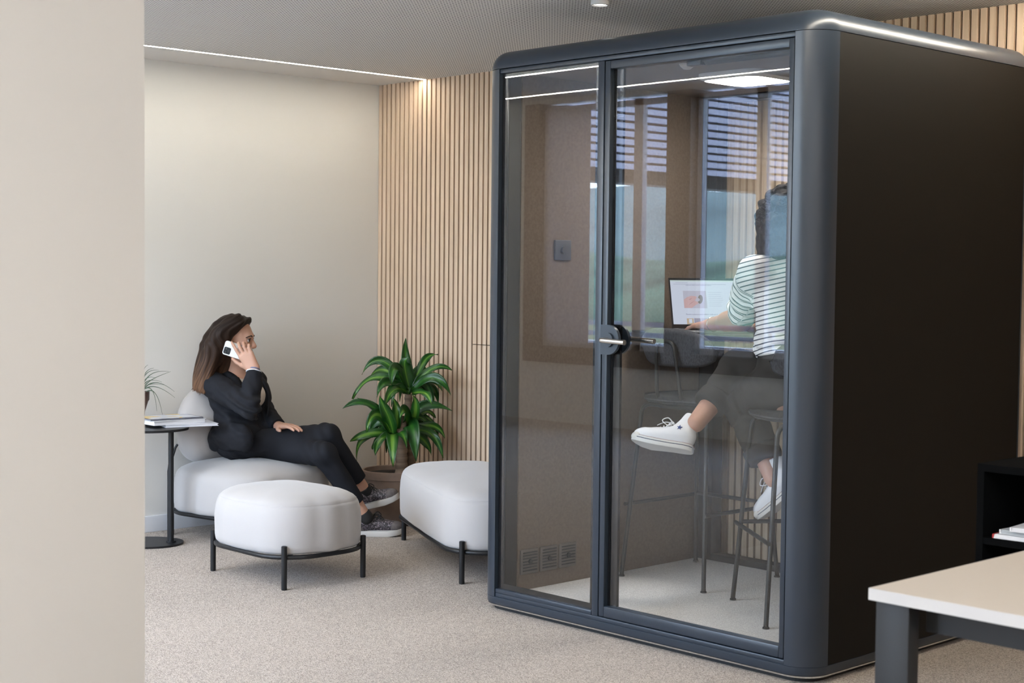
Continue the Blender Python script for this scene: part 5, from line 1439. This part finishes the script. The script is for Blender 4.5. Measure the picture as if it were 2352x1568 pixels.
def stripes(P):
    q = P - q0n; u = q @ un + .24 * (q @ ln_)
    u = u + .010 * nz(P, 22.0) * np.clip(1.2 - (q @ un) / .28, 0, 1.2)
    s_ = u.copy()
    for a, b in ((sLq, eLq), (sRq, eRq)):
        d, t = seg_d(P, a, b); d0 = np.linalg.norm((q - (q @ un)[:, None] * un) / np.array((1, 1, 1)), axis=1)
        arm_ = (d < .082) & (t > .035) & (np.abs(q @ ln_) > .125 + .0 * t)
        s_ = np.where(arm_, t + .005 * nz(P, 30.0) + 1.0, s_)
    return {'stripe': s_ + 2.0}
def sh_disp(P):
    q = P - q0n; u = q @ un
    low = np.clip((.36 - u) / .16, 0, 1)
    d = .003 * nz(P, 26.0) + low * .006 * np.sin(u * 120 + 8 * nz(P, 9.0) + (q @ ln_) * 25)
    ds, t = seg_d(P, sLq, eLq); d = d + np.where((ds < .085) & (t > .05), .0045 * np.sin(t * 110 + 4 * nz(P, 20.0)), 0)
    return d
blob('striped_shirt', sh, .0045, M['shirt'], worker, 2, disp=sh_disp, attr=stripes)
cRq, cLq = kRq.lerp(aRq, .63), kLq.lerp(aLq, .72)
tr = [ell(q3(-.01, 0, .045), (.130, .165, .10), Rq, .04), ell(q3(0, 0, .14), (.112, .145, .10), Rq, .03), cone(hRq, kRq, .095, .078, .03), cone(kRq, cRq, .077, .062, .02), cone(hLq, kLq, .090, .080, .03), cone(kLq, cLq, .080, .068, .02)]
for k_, c_ in ((kRq, cRq), (kLq, cLq)):
    d = (c_ - k_).normalized(); tr.append(rbox(c_ + d * .078, (.06, .11, .11), .002, frame(d, UP), .004, -1))
def tq_disp(P):
    d = .004 * nz(P, 24.0) + .0018 * nz(P, 60.0)
    for k_, c_ in ((kRq, cRq), (kLq, cLq)):
        dn = np.array((c_ - k_).normalized()); e = np.array(c_); t = (P - e) @ dn; ds = np.linalg.norm(P - e, axis=1)
        d = d + np.where((ds < .13) & (t > -.035), .008, 0)
    return d
blob('trousers', tr, .005, M['trouser2'], worker, 2, disp=tq_disp)
# canvas high-tops
f1 = (-lat * .86 + UP * .07 + fwd * .42).normalized(); u1 = (UP * .88 + fwd * .48 + lat * .10)
hl1 = V((-3.886, 4.684, 0.665))
so, T1, R1 = shoe(worker, hl1, f1, u1, .262, True, (M['canvas'], M['sole'], M['canvas']), -1, kRq - aRq)
f2 = (-lat * .50 - UP * .66 + fwd * .52).normalized(); u2 = UP * .7 + fwd * .25 - lat * .25
toe2 = V((-3.739, 4.950, 0.375))
shoe(worker, toe2 - f2 * .262, f2, u2, .262, True, (M['canvas'], M['sole'], M['canvas']), 1, kLq - aLq)
bm = bmesh.new(); cst = T1(.066, .0405, .088); a1, b1_ = R1 @ V((1, 0, 0)), R1 @ V((0, -.12, 1)); n1 = R1 @ V((0, 1, .1))
pts = [cst + (a1 * math.sin(i * PI / 5) + b1_ * math.cos(i * PI / 5)) * (.0115 if i % 2 == 0 else .0046) for i in range(10)]
A = [bm.verts.new(p - n1 * .006) for p in pts]; B = [bm.verts.new(p + n1 * .0012) for p in pts]
for k in range(10): bm.faces.new((A[k], A[(k + 1) % 10], B[(k + 1) % 10], B[k]))
bm.faces.new(A[::-1]); bm.faces.new(B); tag(obj('ankle_star', bm, M['blue'], so), 'small blue star on the ankle')
bm = bmesh.new(); dd = (eLq - wLq).normalized(); u_ = dd.cross(UP).normalized(); v_ = dd.cross(u_)
bm_tube(bm, [wLq + dd * .012 + (u_ * math.cos(2 * PI * i / 28) + v_ * math.sin(2 * PI * i / 28)) * .0305 for i in range(28)], .0018, 6, closed=True); obj('bracelet', bm, M['silver'], worker, smooth=True)
# curly hair
random.seed(11)
cu = [ell(Tq(-.025, 0, .03), (.105, .090, .10), Rhq, .02), ell(Tq(-.06, 0, -.04), (.085, .10, .11), Rhq, .03)]
for i in range(330):
    th_, ph_ = random.uniform(0, 2 * PI), math.acos(random.uniform(-.75, 1))
    x, y, z = math.sin(ph_) * math.cos(th_), math.sin(ph_) * math.sin(th_), math.cos(ph_)
    if x > .45 and z < .45: continue
    c_ = Tq(-.035 + .105 * x, .112 * y, .0 + .118 * z)
    cu.append(ell(c_, (random.uniform(.012, .022),) * 3, None, .008))
for i in range(150):
    a_, z_ = random.uniform(PI * .35, PI * 1.65), random.uniform(-.165, -.02)
    cu.append(ell(Tq(-.045 + .105 * math.cos(a_), .125 * math.sin(a_), z_), (random.uniform(.012, .022),) * 3, None, .008))
cu += [cone(Tq(-.06, -.06, -.06), Tq(-.065, -.07, -.125), .07, .055, .03), cone(Tq(-.06, .06, -.06), Tq(-.065, .07, -.125), .07, .055, .03)]
cu += [ell(Tq(.11, 0, -.03), (.07, .06, .09), Rhq, .01, -1)]
ch = blob('hair', cu, .0045, M['curls'], worker, 1, disp=lambda P: .0035 * nz(P, 110.0), attr=lambda P: {'strand': P * 1.0})
bm = bmesh.new()
for i in range(170):
    th_, z = random.uniform(0, 2 * PI), random.uniform(-1.0, .8)
    x, y = math.cos(th_), math.sin(th_)
    if x > .35: continue
    s_ = math.sqrt(max(.2, 1 - z * z)); p = Tq(-.04 + .123 * x * s_, .133 * y * s_, .135 * z - (.06 if z < -.3 else 0))
    h = random.uniform(.03, .06); r_ = random.uniform(.005, .009); ph = random.uniform(0, 6)
    bm_tube(bm, [p + V((r_ * math.cos(ph + k * .75), r_ * math.sin(ph + k * .75), -h * k / 22)) for k in range(23)], .0016, 5)
o = obj('loose_curls', bm, M['curls'], ch, smooth=True)

# ------------------------------------------------------------------ light, sky, camera
w = bpy.data.worlds.new('sky'); sc.world = w; w.use_nodes = True; nt = w.node_tree
bg = nt.nodes['Background']
tc = N(nt, 'ShaderNodeTexCoord'); sp = N(nt, 'ShaderNodeSeparateXYZ'); nt.links.new(tc.outputs['Generated'], sp.inputs[0])
r = N(nt, 'ShaderNodeValToRGB'); r.color_ramp.elements[0].color = (.74, .86, 1.0, 1); r.color_ramp.elements[1].color = (.40, .60, 1.0, 1); r.color_ramp.elements[1].position = .6
nt.links.new(sp.outputs[2], r.inputs['Fac']); nt.links.new(r.outputs['Color'], bg.inputs['Color']); bg.inputs['Strength'].default_value = 12.5
for i, (a, b) in enumerate(wins):
    l = bpy.data.lights.new('window_portal', 'AREA'); l.shape = 'RECTANGLE'; l.size = b - a; l.size_y = zh - zs; l.cycles.is_portal = True
    o = bpy.data.objects.new('window_portal', l); col.objects.link(o); o.location = ((a + b) / 2, YF - .22, (zs + zh) / 2); o.rotation_euler = (-PI / 2, 0, PI)
l = bpy.data.lights.new('sun', 'SUN'); l.energy = 5.0; l.angle = .01; l.color = (1, .95, .87)
o = bpy.data.objects.new('sun', l); col.objects.link(o)
o.rotation_euler = V((-.55, -.62, -.75)).to_track_quat('-Z', 'Y').to_euler()
cam = bpy.data.cameras.new('camera'); co = bpy.data.objects.new('camera', cam); col.objects.link(co); sc.camera = co
cam.sensor_width = 36; cam.lens = 53.829; cam.clip_start = .05; cam.clip_end = 2000
co.matrix_world = Matrix(((0.688422, -0.040688, 0.724169, 0.000000), (0.725237, 0.024415, -0.688066, 0.000000), (0.010315, 0.998874, 0.046316, 1.380000), (0.000000, 0.000000, 0.000000, 1.000000)))
cam.dof.use_dof = True; cam.dof.focus_distance = 6.9; cam.dof.aperture_fstop = 7.0
sc.view_settings.view_transform = 'Standard'; sc.view_settings.look = 'None'; sc.view_settings.gamma = 1; sc.view_settings.exposure = 0.67
sc.view_settings.use_curve_mapping = False
sc.cycles.max_bounces = 10; sc.cycles.diffuse_bounces = 5; sc.cycles.transparent_max_bounces = 16; sc.cycles.caustics_reflective = False; sc.cycles.caustics_refractive = False
sc.cycles.sample_clamp_indirect = 6.0; sc.cycles.use_denoising = True
